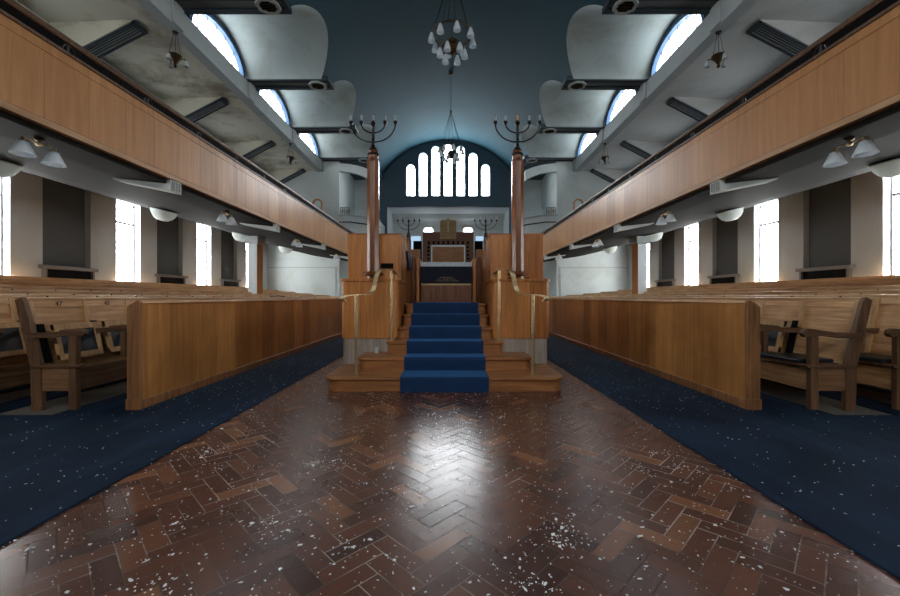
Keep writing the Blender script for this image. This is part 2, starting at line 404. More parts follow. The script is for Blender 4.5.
# arch wall with lancet windows (fine grid of columns)
LW = [(i * .79, .55) for i in range(-3, 4)]; LT = {0: 10.85, 1: 10.7, 2: 10.28, 3: 9.55}; LB = 7.56
def lanc_top(i, dx): r = .275; return LT[abs(i)] - r + sqrt(max(0, r * r - dx * dx))
m = MB(); NX = 344; xs_ = [-4.3 + 8.6 * i / NX for i in range(NX + 1)]
vt = lambda x: 6.24 + sqrt(max(0, 4.86 ** 2 - x * x)) + .1
edges = sorted(set([-4.4, -3.9, 3.9, 4.4] + [round(i * .79 + d, 4) for i in range(-3, 4) for d in [(-.275 + .55 * j / 12) for j in range(13)]] + [-4.1, -3.6, -3.3, -3, -2.8, 2.8, 3, 3.3, 3.6, 4.1]))
for a, b in zip(edges, edges[1:]):
    mid = (a + b) / 2; top0, top1 = vt(max(-4.3, min(4.3, a))), vt(max(-4.3, min(4.3, b))); low = 6.9 if abs(mid) < 3.9 else 0
    i = round(mid / .79)
    def pc(z0a, z0b, z1a, z1b):
        m.hexa([(a, YA, z0a), (b, YA, z0b), (b, YA + .35, z0b), (a, YA + .35, z0a)], [(a, YA, z1a), (b, YA, z1b), (b, YA + .35, z1b), (a, YA + .35, z1a)])
    if abs(i) <= 3 and abs(mid - i * .79) < .275:
        pc(low, low, LB, LB); pc(lanc_top(i, a - i * .79), lanc_top(i, b - i * .79), top0, top1)
    else: pc(low, low, top0, top1)
struct(m.build('wall_arch', M['blue_end'], merge=True))
for i in range(-3, 4):
    cx = i * .79; prof = [(cx - .275, LB), (cx + .275, LB)] + [(cx + .275 * cos(a), LT[abs(i)] - .275 + .275 * sin(a)) for a in [pi * j / 12 for j in range(13)]]
    g = MB().prism(prof, YA + .2, YA + .22).build('window_%d' % wn, M['win_lancet']); struct(g); wn += 1
    l_ = MB(); l_.tube([(cx + .26 * cos(a), YA + .17, LT[abs(i)] - .275 + .26 * sin(a)) for a in [pi * j / 12 for j in range(13)]], .015, 6)
    for sx in (-.26, .26): l_.tube([(cx + sx, YA + .17, LB), (cx + sx, YA + .17, LT[abs(i)] - .275)], .015, 6)
    l_.box(cx - .275, cx + .275, YA + .15, YA + .19, LB, LB + .03)
    l_.build('window_frame', M['winframe'], g)
# ark recess
m = MB()
for s in (-1, 1): m.box(s * 3.9, s * 4.2, YA + .35, 28.7, 0, 7.2)
m.box(-4.2, 4.2, YA + .3, 28.7, 6.9, 7.2)
struct(m.build('wall_recess', M['white_marble']))
holes = [(s * 1.40 - .33, s * 1.40 + .33, 4.6, 6.15) for s in (-1, 1)]
m = MB(); wall_with_holes(m, 1, 28.4, 28.7, -3.95, 3.95, 0, 6.9, holes, 'y')
m.prism([(28.4, 6.9), (27.6, 6.9), (27.9, 6.62), (28.15, 6.5), (28.3, 6.3), (28.4, 5.9)], -3.9, 3.9, 'x')
struct(m.build('wall_back', M['white_wall']))
for s in (-1, 1):
    cx = s * 1.40
    prof = [(cx - .33, 4.6), (cx + .33, 4.6)] + [(cx + .33 * cos(a), 5.82 + .33 * sin(a)) for a in [pi * j / 10 for j in range(11)]]
    struct(MB().prism(prof, 28.36, 28.38).build('window_%d' % wn, M['win_arch'])); wn += 1
    g = MB().box(s * 1.95, s * 2.75, 28.33, 28.37, 3.4, 5.45).build('window_%d' % wn, M['win_back']); struct(g); wn += 1
# rear wall of the hall, behind the camera, with added windows to light the platform front
m = MB(); holes = [(-3.2 + i * 1.3, -2.2 + i * 1.3, 5.0, 8.0) for i in range(5)]
wall_with_holes(m, 1, YB - .3, YB, -10.1, 10.1, 0, 11.4, [(a, b, c, d) for a, b, c, d in holes], 'y')
struct(m.build('wall_rear', M['white_wall']))
for (a, b, c, d) in holes:
    struct(MB().box(a, b, YB - .2, YB - .18, c, d).build('window_%d' % wn, M['win_rear_added'])); wn += 1
# vault: blue barrel with white cross vaults
Rv, Zv = 4.86, 6.24; HB = .325
blue = MB(); white = MB(); rise = .88; NA = 36; NC = 28
def vz(x): return Zv + sqrt(max(0, Rv * Rv - x * x))
def vx(z): return sqrt(max(0, Rv * Rv - (z - Zv) ** 2))
ystart, yend = YB, YA + .05
def rowx(xm):
    a = math.asin(xm / Rv); return [Rv * sin(-a + 2 * a * j / NA) for j in range(NA + 1)]
prev = None; ycols = []
y = ystart
cuts = []
for b in BY:
    cuts.append((b - HB, b + HB))
# bays from behind camera to end wall
cols = []
for k, b in enumerate(BY):
    cols.append((b - HB, None)); cols.append((b + HB, None))
    if k < len(BY) - 1:
        c = b + P / 2; a = P / 2 - HB
        for j in range(NC + 1):
            th = -pi / 2 + pi * j / NC; yy = c + a * sin(th); zz = ZB + .04 + rise * cos(th) ** 1.36
            cols.append((yy, zz))
cols = [(ystart, None)] + [q for q in cols if q[0] > ystart] + [(yend, None)]
base = None
for i, (yy, zz) in enumerate(cols):
    xm = 4.3 if zz is None else min(4.3, vx(zz))
    st = len(blue.v); blue.v += [(x, yy, vz(x)) for x in rowx(xm)]
    if base is not None:
        for j in range(NA): blue.f.append((base + j, base + j + 1, st + j + 1, st + j))
    base = st
for sgn in (-1, 1):
    for i in range(len(cols) - 1):
        (ya, za), (yb, zb) = cols[i], cols[i + 1]
        if za is None or zb is None: continue
        xa, xb = min(4.3, vx(za)), min(4.3, vx(zb))
        white.add([(sgn * xa, ya, za), (sgn * 6.95, ya, za), (sgn * 6.95, yb, zb), (sgn * xb, yb, zb)], [(0, 1, 2, 3)])
def vertical_skin(mb_obj, mat, name, smooth=True):
    o = mb_obj.build(name, mat, smooth=smooth, merge=True); o.data.update()
    struct(o); return o
vertical_skin(blue, M['blue'], 'ceiling_vault'); vertical_skin(white, M['vault_w'], 'ceiling_cross_vaults')
# roof above (keeps the daylight to the windows)
struct(MB().box(-10.6, 10.6, YB - .4, 29.2, 11.6, 11.8).build('ceiling_roof', M['dblue']))
# transverse beams and longitudinal beams
for k, b in enumerate(BY):
    if b < -5: continue
    for s in (-1, 1):
        m = MB(); z0 = ZB
        m.box(s * 4.03, s * 6.9, b - HB, b - .15, z0, z0 + .14); m.box(s * 4.03, s * 6.9, b + .15, b + HB, z0, z0 + .14)
        m.box(s * 4.03, s * 4.13, b - .15, b + .15, z0, z0 + .14)
        o = m.build('ceiling_beam', M['dblue']); struct(o)
        MB().box(s * 4.1, s * 6.9, b - .16, b + .16, z0 + .05, z0 + .14).build('beam_panel', M['bandgrey'], o)
        if b > 8:
            nm = ['nearest', 'second', 'third', 'farthest'][round((b - 10.08) / P)]
            r = thing('ceiling_vent', 'octagonal rimmed ceiling vent at the inner end of the %s %s cross beam' % (nm, SN[s]), 'vent', (s * 4.5, b, z0), 'octagonal ceiling vents')
            q = MB(); ro, ri = .31, .22
            pts = lambda rr, zz: [(rr * cos(pi / 8 + j * pi / 4), rr * sin(pi / 8 + j * pi / 4), zz) for j in range(8)]
            q.add(pts(ro, 0) + pts(ro, -.05) + pts(ri, -.05) + pts(ri, 0), [(j + a * 8, (j + 1) % 8 + a * 8, (j + 1) % 8 + ((a + 1) % 4) * 8, j + ((a + 1) % 4) * 8) for a in range(4) for j in range(8)])
            q.build('rim', M['bandgrey'] if 0 else M['beam_w'], r)
            q = MB().add(pts(ri, -.01) + pts(ri, -.02), [tuple(range(8)), tuple(range(15, 7, -1))] + [(j, (j + 1) % 8, 8 + (j + 1) % 8, 8 + j) for j in range(8)])
            q.build('back_plate', M['black'], r)
            q = MB()
            for i in range(-1, 2): q.box(-.2, .2, i * .09 - .012, i * .09 + .012, -.045, -.02)
            q.build('grille', M['bronze'], r)
for s in (-1, 1):
    m = MB(); m.box(s * 6.8, s * 7.12, YB, YE, 7.94, 8.5)
    for b in BY: m.box(s * 6.75, s * 6.8, b - .2, b + .2, 7.96, 8.52)
    struct(m.build('trim_beam_' + SN[s], M['beam_w']))
    # clerestory walls, arched windows
    m = MB(); X0, X1 = XC, XC + .15; a_w, r_w = 1.32, .72
    for k, b in enumerate(BY[:-1]):
        c = b + P / 2; top = 9.6
        def arch(yy, aw, rw): t_ = (yy - c) / aw; return 8.5 + rw * sqrt(max(0, 1 - t_ * t_)) if abs(t_) < 1 else 8.5
        ys = [c - P / 2, c - 1.42] + [c + 1.42 * sin(pi * (j / 20 - .5)) for j in range(1, 20)] + [c + 1.42, c + P / 2]
        for y0, y1 in zip(ys, ys[1:]):
            za, zb = arch(y0, 1.42, r_w + .12), arch(y1, 1.42, r_w + .12)
            m.hexa([(s * X0, y0, za), (s * X1, y0, za), (s * X1, y1, zb), (s * X0, y1, zb)], [(s * X0, y0, top), (s * X1, y0, top), (s * X1, y1, top), (s * X0, y1, top)])
        arc = [(c + a_w * cos(pi * j / 24), 8.5 + r_w * sin(pi * j / 24)) for j in range(25)]
        g = MB().prism(arc, s * (XC + .06), s * (XC + .08), 'x').build('window_%d' % wn, M['win_cler']); struct(g); wn += 1
        fo = [(c + 1.44 * cos(pi * j / 24), 8.5 + (r_w + .13) * sin(pi * j / 24)) for j in range(25)]
        f_ = MB(); v = [(s * xx, p[0], p[1]) for xx in (XC - .09, XC + .05) for arcs in (arc, fo) for p in arcs]
        N = 25; fs = []
        for j in range(N - 1): fs += [(j, j + 1, N + j + 1, N + j), (2 * N + j, 3 * N + j, 3 * N + j + 1, 2 * N + j + 1), (j, 2 * N + j, 2 * N + j + 1, j + 1), (N + j, N + j + 1, 3 * N + j + 1, 3 * N + j)]
        f_.add(v, fs).build('window_arch_frame', M['frame_blue'], g)
        f_ = MB()
        for dy in (-.9, -.45, 0, .45, .9):
            f_.box(s * (XC + .03), s * (XC + .055), c + dy - .016, c + dy + .016, 8.5, 8.5 + r_w * sqrt(1 - (dy / a_w) ** 2))
        f_.build('window_mullion', plain('mullion_pink', (.42, .22, .25), .5) if (k == 0 and s == -1) else bpy.data.materials['mullion_pink'], g)
    struct(m.build('wall_clerestory_' + SN[s], M['beam_w']))
    # gallery ceiling, outer roof and recess lid
    m = MB(); m.hexa([(s * 7.12, YB, 8.02), (s * 10.1, YB, 7.9), (s * 10.1, YE, 7.9), (s * 7.12, YE, 8.02)], [(s * 7.12, YB, 8.6), (s * 10.1, YB, 8.6), (s * 10.1, YE, 8.6), (s * 7.12, YE, 8.6)])
    struct(m.build('ceiling_gallery_' + SN[s], M['ceil_l'] if s < 0 else M['ceil_r']))
    struct(MB().box(s * 4.1, s * 6.2, YE + .12, YA + .3, 8.55, 8.7).build('ceiling_recess_' + SN[s], M['dblue']))
    # arched head of the side recess
    outer = [(4.2, 8.03), (4.6, 8.2), (5.0, 8.31), (5.4, 8.38), (5.92, 8.43)]; inner = [(4.2, 7.5), (4.6, 7.72), (5.0, 7.86), (5.4, 7.94), (5.92, 7.99)]
    struct(MB().prism([(s * a, b_) for a, b_ in outer + inner[::-1]], YE + .02, YE + .28).build('trim_arch_' + SN[s], M['white_wall']))
    # wedge beams with louvred undersides
    for b in BY:
        if b < 8: continue
        nm = ['nearest', 'second', 'third', 'farthest'][round((b - 10.08) / P)]
        r = thing('louvred_beam', 'wedge-shaped beam with a dark louvred underside over the %s gallery, %s of its row' % (SN[s], nm), 'beam', (0, b, 0), 'louvred wedge beams over the galleries')
        m = MB().prism([(s * 7.7, 8.0), (s * 7.75, 7.97), (s * 9.8, 6.9), (s * 9.8, 7.95), (s * 7.7, 8.03)], -.22, .22)
        m.build('wedge', M['ceil_l'] if s < 0 else M['ceil_r'], r)
        m = MB(); sl = -1.07 / 2.05
        for dy0, dy1 in ((-.215, -.17), (.17, .215)):
            m.prism([(s * 7.72, 7.96), (s * 9.78, 7.96 + sl * 2.06), (s * 9.78, 7.92 + sl * 2.06), (s * 7.72, 7.92)], dy0, dy1)
        m.prism([(s * 7.70, 7.99), (s * 7.78, 7.95), (s * 7.78, 7.89), (s * 7.70, 7.92)], -.215, .215)
        m.build('louvre_frame', M['dblue'], r)
        m = MB()
        for i in range(5): m.prism([(s * 7.78, 7.935), (s * 9.78, 7.935 + sl * 2), (s * 9.78, 7.915 + sl * 2), (s * 7.78, 7.915)], -.15 + i * .066, -.125 + i * .066)
        m.build('louvre', M['bandgrey'], r)
        MB().prism([(s * 7.78, 7.95), (s * 9.78, 7.95 + sl * 2), (s * 9.78, 7.94 + sl * 2), (s * 7.78, 7.94)], -.16, .16).build('louvre_back', M['black'], r)

# ------------------------------------------------------------------ galleries
for s in (-1, 1):
    g = thing('gallery', 'long gallery with honey-coloured panelled oak front running down the %s side' % SN[s], 'gallery', (0, 0, 0), 'side galleries')
    y0, y1 = YB + .02, YE - .02
    MB().box(s * 4.40, s * 4.47, y0, y1, 3.12, 3.86).build('front_panel', M['gallery'], g)
    MB().box(s * 4.415, s * 4.47, y0, y1, 3.875, 3.98).build('top_band', M['gallery'], g)
    MB().box(s * 4.425, s * 4.465, y0, y1, 3.85, 3.88).build('shadow_groove', M['black'], g)
    MB().box(s * 4.37, s * 4.47, y0, y1, 3.03, 3.105).build('bottom_trim', M['gallery_trim'], g, bevel=.006)
    MB().box(s * 4.42, s * 4.47, y0, y1, 3.1, 3.125).build('lower_groove', M['black'], g)
    MB().box(s * 4.40, s * 4.62, y0, y1, 3.98, 4.02).build('capping', M['pew_dark'], g, bevel=.006)
    m = MB().box(s * 4.47, s * 4.6, y0, y1, 3.0, 3.98); m.build('front_backing', M['pew_dark'], g)
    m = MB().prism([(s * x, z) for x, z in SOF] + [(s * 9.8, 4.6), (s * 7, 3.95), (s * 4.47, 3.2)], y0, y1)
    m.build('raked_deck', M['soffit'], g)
    m = MB().tube([(s * 4.52, y0, 4.21), (s * 4.52, y1, 4.21)], .028, 8); m.build('top_rail', M['pew_dark'], g, smooth=True)
    yy = 1.0
    while yy < y1:
        m = MB()
        m.tube([(s * 4.52, yy, 4.02), (s * 4.52, yy, 4.2)], .014, 6)
        m.tube([(s * 4.52, yy + .08 * cos(a), 4.1 + .07 * sin(a)) for a in [j * pi / 5 for j in range(10)]], .009, 5)
        m.build('rail_bracket', M['iron'], g)
        yy += 1.27
    gp_ = thing('gallery_pew', 'dark wooden pew backs just visible over the %s gallery front' % SN[s], 'pew', (0, 0, 0), 'gallery pews')
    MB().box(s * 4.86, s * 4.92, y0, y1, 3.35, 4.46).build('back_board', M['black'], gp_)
    MB().box(s * 4.84, s * 4.97, y0, y1, 4.46, 4.49).build('top_ledge', M['pew_dark'], gp_)
    MB().box(s * 4.92, s * 5.4, y0, y1, 3.85, 3.9).build('seat', M['pew_dark'], gp_)
    for i, b in enumerate([6.5 + 3.87 * k for k in range(-1, 5)]):
        bm_ = MB().hexa([(s * 4.38, b - .13, 2.84), (s * 5.3, b - .13, 3.03), (s * 5.3, b + .13, 3.03), (s * 4.38, b + .13, 2.84)][::1], [(s * 4.38, b - .13, 3.025), (s * 5.3, b - .13, 3.1), (s * 5.3, b + .13, 3.1), (s * 4.38, b + .13, 3.025)])
        bo = bm_.build('gallery_beam', M['white_wall'], g)
        MB().box(s * 4.368, s * 4.38, b - .1, b + .1, 2.862, 3.0).build('vent_backing', M['recess'], bo)
        q = MB()
        for j in range(5): q.box(s * 4.365, s * 4.378, b - .1, b + .1, 2.86 + j * .034, 2.872 + j * .034)
        for j in range(4): q.box(s * 4.365, s * 4.378, b - .1 + j * .062, b - .088 + j * .062, 2.86, 3.005)
        q.build('lattice_vent', M['white_wall'], bo)
    # seats glimpsed above: arch-backed chair
    ch = thing('arched_frame', 'arched wooden frame standing behind the %s gallery rail near the far end' % SN[s], 'frame', (s * 6.75, 20.7, 3.96))
    arcp = [(-.22, 0, 0), (-.22, 0, 2.02)] + [(-.22 * cos(a), 0, 2.02 + .22 * sin(a)) for a in [j * pi / 10 for j in range(1, 10)]] + [(.22, 0, 2.02), (.22, 0, 0)]
    MB().tube(arcp, .05, 6).build('arch', M['gallery'], ch, smooth=True)
    MB().box(-.2, .2, -.02, .02, 1.2, 1.26).build('crossbar', M['gallery'], ch)
    # pulpit box at the end
    g = thing('corner_balcony', 'white panelled balcony box below the cross beam at the far end of the %s gallery' % SN[s], 'balcony', (0, 0, 0), 'corner balconies')
    pl = [(s * 5.88, 21.68), (s * 5.3, 21.68), (s * 4.45, 22.45), (s * 4.0, 23.2), (s * 4.0, 25.28), (s * 5.88, 25.28)]
    MB().prism(pl, 4.2, 5.6, 'z').build('body', M['white_wall'], g)
    pl2 = [(s * 5.9, 21.6), (s * 5.27, 21.6), (s * 4.38, 22.4), (s * 3.92, 23.2), (s * 4.0, 23.2), (s * 4.45, 22.45), (s * 5.3, 21.66), (s * 5.9, 21.66)]
    MB().prism(pl2, 5.54, 5.62, 'z').build('coping', M['beam_w'], g)
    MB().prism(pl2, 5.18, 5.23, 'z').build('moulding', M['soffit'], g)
    m = MB()
    def latt(ax, ay, bx, by, z0, z1, nn):
        for i in range(nn + 1):
            t0 = i / nn; x, y = ax + (bx - ax) * t0, ay + (by - ay) * t0; m.tube([(x, y, z0), (x, y, z1)], .014, 5)
        for z in (z0, (z0 + z1) / 2, z1): m.tube([(ax, ay, z), (bx, by, z)], .018, 5)
        for i in range(nn):
            for (u, v_) in ((i, i + 1), (i + 1, i)):
                m.tube([(ax + (bx - ax) * u / nn, ay + (by - ay) * u / nn, z0), (ax + (bx - ax) * v_ / nn, ay + (by - ay) * v_ / nn, z1)], .011, 4)
    latt(s * 5.25, 21.75, s * 4.45, 22.48, 5.62, 5.95, 6); m.build('silver_lattice', M['lattice'], g)
    m = MB(); latt(s * 5.85, 21.7, s * 5.35, 21.7, 5.62, 6.0, 4); m.build('dark_lattice', M['bronze'], g)

# columns under the gallery
for s in (-1, 1):
    c = thing('column', 'square column half plaster and half oak standing among the pews on the %s' % SN[s], 'column', (s * 6.82, 14.2, 0), 'gallery columns')
    MB().box(-.15, .15, -.21, .21, .0, 3.02).build('shaft', M['side_wall'], c)
    MB().box(-s * .165, -s * .15, -.2, .22, .0, 3.02).build('oak_facing', M['bimah_side'], c)
    MB().box(-.24, .24, -.3, .3, 3.02, 3.28).build('cap', M['beam_w'], c, bevel=.02)

# ------------------------------------------------------------------ lights under the galleries
def shade_pair():
    r = thing('twin_ceiling_light', '', 'light', (0, 0, 0), 'twin-shade lights under the galleries')
    m = MB().lathe([(0, 0), (.05, 0), (.05, -.02), (.025, -.04), (0, -.04)], (0, 0, 0), 12); m.tube([(0, 0, 0), (0, 0, -.06)], .012)
    m.build('ceiling_rose', M['bronze'], r, smooth=True)
    m = MB()
    for sy in (-1, 1):
        m.tube([(0, 0, -.06), (0, sy * .05, -.07), (0, sy * .1, -.055), (0, sy * .16, -.06), (0, sy * .175, -.09)], .008, 6)
    m.lathe([(0, -.04), (.028, -.05), (.035, -.07), (.028, -.09), (0, -.1)], (0, 0, 0), 10)
    m.build('arm', M['brass'], r, smooth=True)
    for sy in (-1, 1):
        h = MB().lathe([(0, -.06), (.02, -.06), (.022, -.1), (.03, -.11), (0, -.11)], (0, sy * .175, 0), 10).build('lamp_holder', M['brass'], r, smooth=True)
        MB().lathe([(.032, -.105), (.045, -.112), (.112, -.255), (.108, -.255), (.041, -.118), (.028, -.11)], (0, sy * .175, 0), 24).build('glass_shade', M['opal'], r, smooth=True)
    return r
proto = shade_pair(); first = True
for s in (-1, 1):
    for k, nm in enumerate(['nearest the camera', 'second in its row', 'third in its row', 'farthest in its row']):
        y = (4.6, 8.5, 12.4, 16.8)[k]; lab = 'two conical glass shades on brass arms, %s gallery, %s' % (SN[s], nm)
        o = proto if first else dup(proto); first = False
        o.location = (s * 4.66, y, sofz(4.66) + .002); o['label'] = lab
proto = thing('bowl_light', '', 'light', (0, 0, 0), 'glass bowl lights under the galleries')
MB().lathe([(.29, 0), (.29, -.03), (.27, -.1), (.21, -.19), (.12, -.25), (0, -.27)], (0, 0, 0), 28).build('glass_bowl', M['bowl'], proto, smooth=True)
MB().lathe([(0, .0), (.3, 0), (.3, -.018), (.285, -.018)], (0, 0, 0), 28).build('rim', M['winframe'], proto, smooth=True)
first = True
for s in (-1, 1):
    for k, nm in enumerate(['cut by the picture edge', 'second from the camera', 'third from the camera, beside the column', 'farthest, beyond the column']):
        o = proto if first else dup(proto); first = False
        o.location = (s * 7.3, 6.5 + 3.83 * k, 3.375); o.rotation_euler = (0, -s * math.atan(.21), 0)
        o['label'] = 'white glass bowl light under the %s gallery, %s' % (SN[s], nm)

# ------------------------------------------------------------------ pendants
def bell(mb, x, y, z, r=.07, h=.16):
    mb.lathe([(.018, 0), (.03, -.01), (.045, -.05), (r * .9, -h * .7), (r, -h), (r - .006, -h), (.04, -.05), (.015, -.008)], (x, y, z), 14)
def gallery_pendant():
    r = thing('gallery_pendant', '', 'pendant', (0, 0, 0), 'bronze pendants beside the galleries')
    m = MB()
    for j in range(3):
        a = j * 2 * pi / 3; m.tube([(.02 * cos(a), .02 * sin(a), 0), (.15 * cos(a), .15 * sin(a), -.62)], .006, 5)
    m.build('chain', M['iron'], r)
    MB().lathe([(0, .0), (.07, 0), (.06, -.04), (0, -.05)], n=12).build('ceiling_rose', M['iron'], r, smooth=True)
    MB().lathe([(.16, -.6), (.17, -.62), (.14, -.68), (.07, -.76), (.03, -.84), (.05, -.88), (0, -.93), (0, -.6)], n=14).build('bowl', M['bronze'], r, smooth=True)
    for j in range(3):
        a = j * 2 * pi / 3 + .5; arm = MB().tube([(.1 * cos(a), .1 * sin(a), -.68), (.22 * cos(a), .22 * sin(a), -.64), (.24 * cos(a), .24 * sin(a), -.68)], .014, 6).build('arm', M['bronze'], r)
        m = MB(); bell(m, .24 * cos(a), .24 * sin(a), -.68, .06, .15); m.build('glass_shade', M['clear'], r, smooth=True)
    return r
proto = gallery_pendant(); first = True
for s in (-1, 1):
    for y, nm in ((10.25, 'nearer'), (17.7, 'farther')):
        o = proto if first else dup(proto); first = False
        o.location = (s * 6.96, y, 7.94); o['label'] = 'small bronze pendant with glass shades hanging on chains over the %s gallery, the %s one' % (SN[s], nm)
def chandelier(y, zt, label):
    zr = 7.75
    r = thing('chandelier', label, 'chandelier', (.14, y, 0))
    MB().lathe([(0, zt), (.1, zt), (.08, zt - .1), (.03, zt - .14), (0, zt - .14)], n=14).build('ceiling_rose', M['bronze'], r, smooth=True)
    MB().tube([(0, 0, zt), (0, 0, 9.35)], .012, 6).build('chain', M['iron'], r)
    MB().lathe([(0, 9.4), (.05, 9.38), (.06, 9.3), (.03, 9.25), (0, 9.24)], n=10).build('hub', M['iron'], r, smooth=True)
    m = MB()
    for j in range(6):
        a = j * pi / 3 + .3; m.tube([(.02 * cos(a), .02 * sin(a), 9.3), (.5 * cos(a), .5 * sin(a), zr)], .009, 5)
    m.build('suspension_rod', M['iron'], r)
    ring = lambda rr, z: [(rr * cos(a), rr * sin(a), z) for a in [j * 2 * pi / 32 for j in range(33)]]
    MB().tube(ring(.5, zr), .022, 6).build('upper_ring', M['bronze'], r, smooth=True)
    MB().tube(ring(.29, zr - .32), .018, 6).build('lower_ring', M['bronze'], r, smooth=True)
    MB().lathe([(0, zr - .1), (.1, zr - .14), (.17, zr - .3), (.12, zr - .42), (.03, zr - .5), (0, zr - .5)], n=14).build('centre_bowl', M['bronze'], r, smooth=True)
    m = MB()
    for j in range(4):
        a = j * pi / 2; m.tube([(.5 * cos(a), .5 * sin(a), zr), (.29 * cos(a), .29 * sin(a), zr - .32), (.1 * cos(a), .1 * sin(a), zr - .3)], .01, 5)
    m.build('bracket', M['bronze'], r)
    for j in range(8):
        a = j * pi / 4 + .2; m = MB(); bell(m, .53 * cos(a), .53 * sin(a), zr - .02, .09, .23); m.build('glass_shade', M['opal'], r, smooth=True)
    for j in range(6):
        a = j * pi / 3 + .1; m = MB(); bell(m, .31 * cos(a), .31 * sin(a), zr - .35, .09, .23); m.build('glass_shade', M['opal'], r, smooth=True)
    return r
chandelier(10.05, 11.09, 'large chandelier with tiers of white glass shades at the top of the picture')
chandelier(17.7, 11.09, 'chandelier hanging in front of the lancet windows on long splayed rods')

# ------------------------------------------------------------------ pews
SEATP = .62; Y0 = 4.08; NS = 26; YP1 = Y0 + SEATP * NS
ROWZ = [1.15, 1.18, 1.25, 1.33, 1.42, 1.52, 1.62]
ORD = ['first', 'second', 'third', 'fourth', 'fifth', 'sixth', 'seventh']
def number(txt, s, y, par, xx, z):
    cu = bpy.data.curves.new('seat_number', 'FONT'); cu.body = txt; cu.size = .078; cu.extrude = .001; cu.align_x = 'CENTER'
    me_o = bpy.data.objects.new('seat_number', cu); COL.objects.link(me_o)
    dg = bpy.context.evaluated_depsgraph_get(); me = bpy.data.meshes.new_from_object(me_o.evaluated_get(dg)); bpy.data.objects.remove(me_o)
    o = bpy.data.objects.new('seat_number', me); COL.objects.link(o); me.materials.clear(); me.materials.append(M['number'])
    o.parent = par; o.location = (xx, y, z); o.rotation_euler = (pi / 2 * .97, 0, pi / 2 if s < 0 else -pi / 2); return o
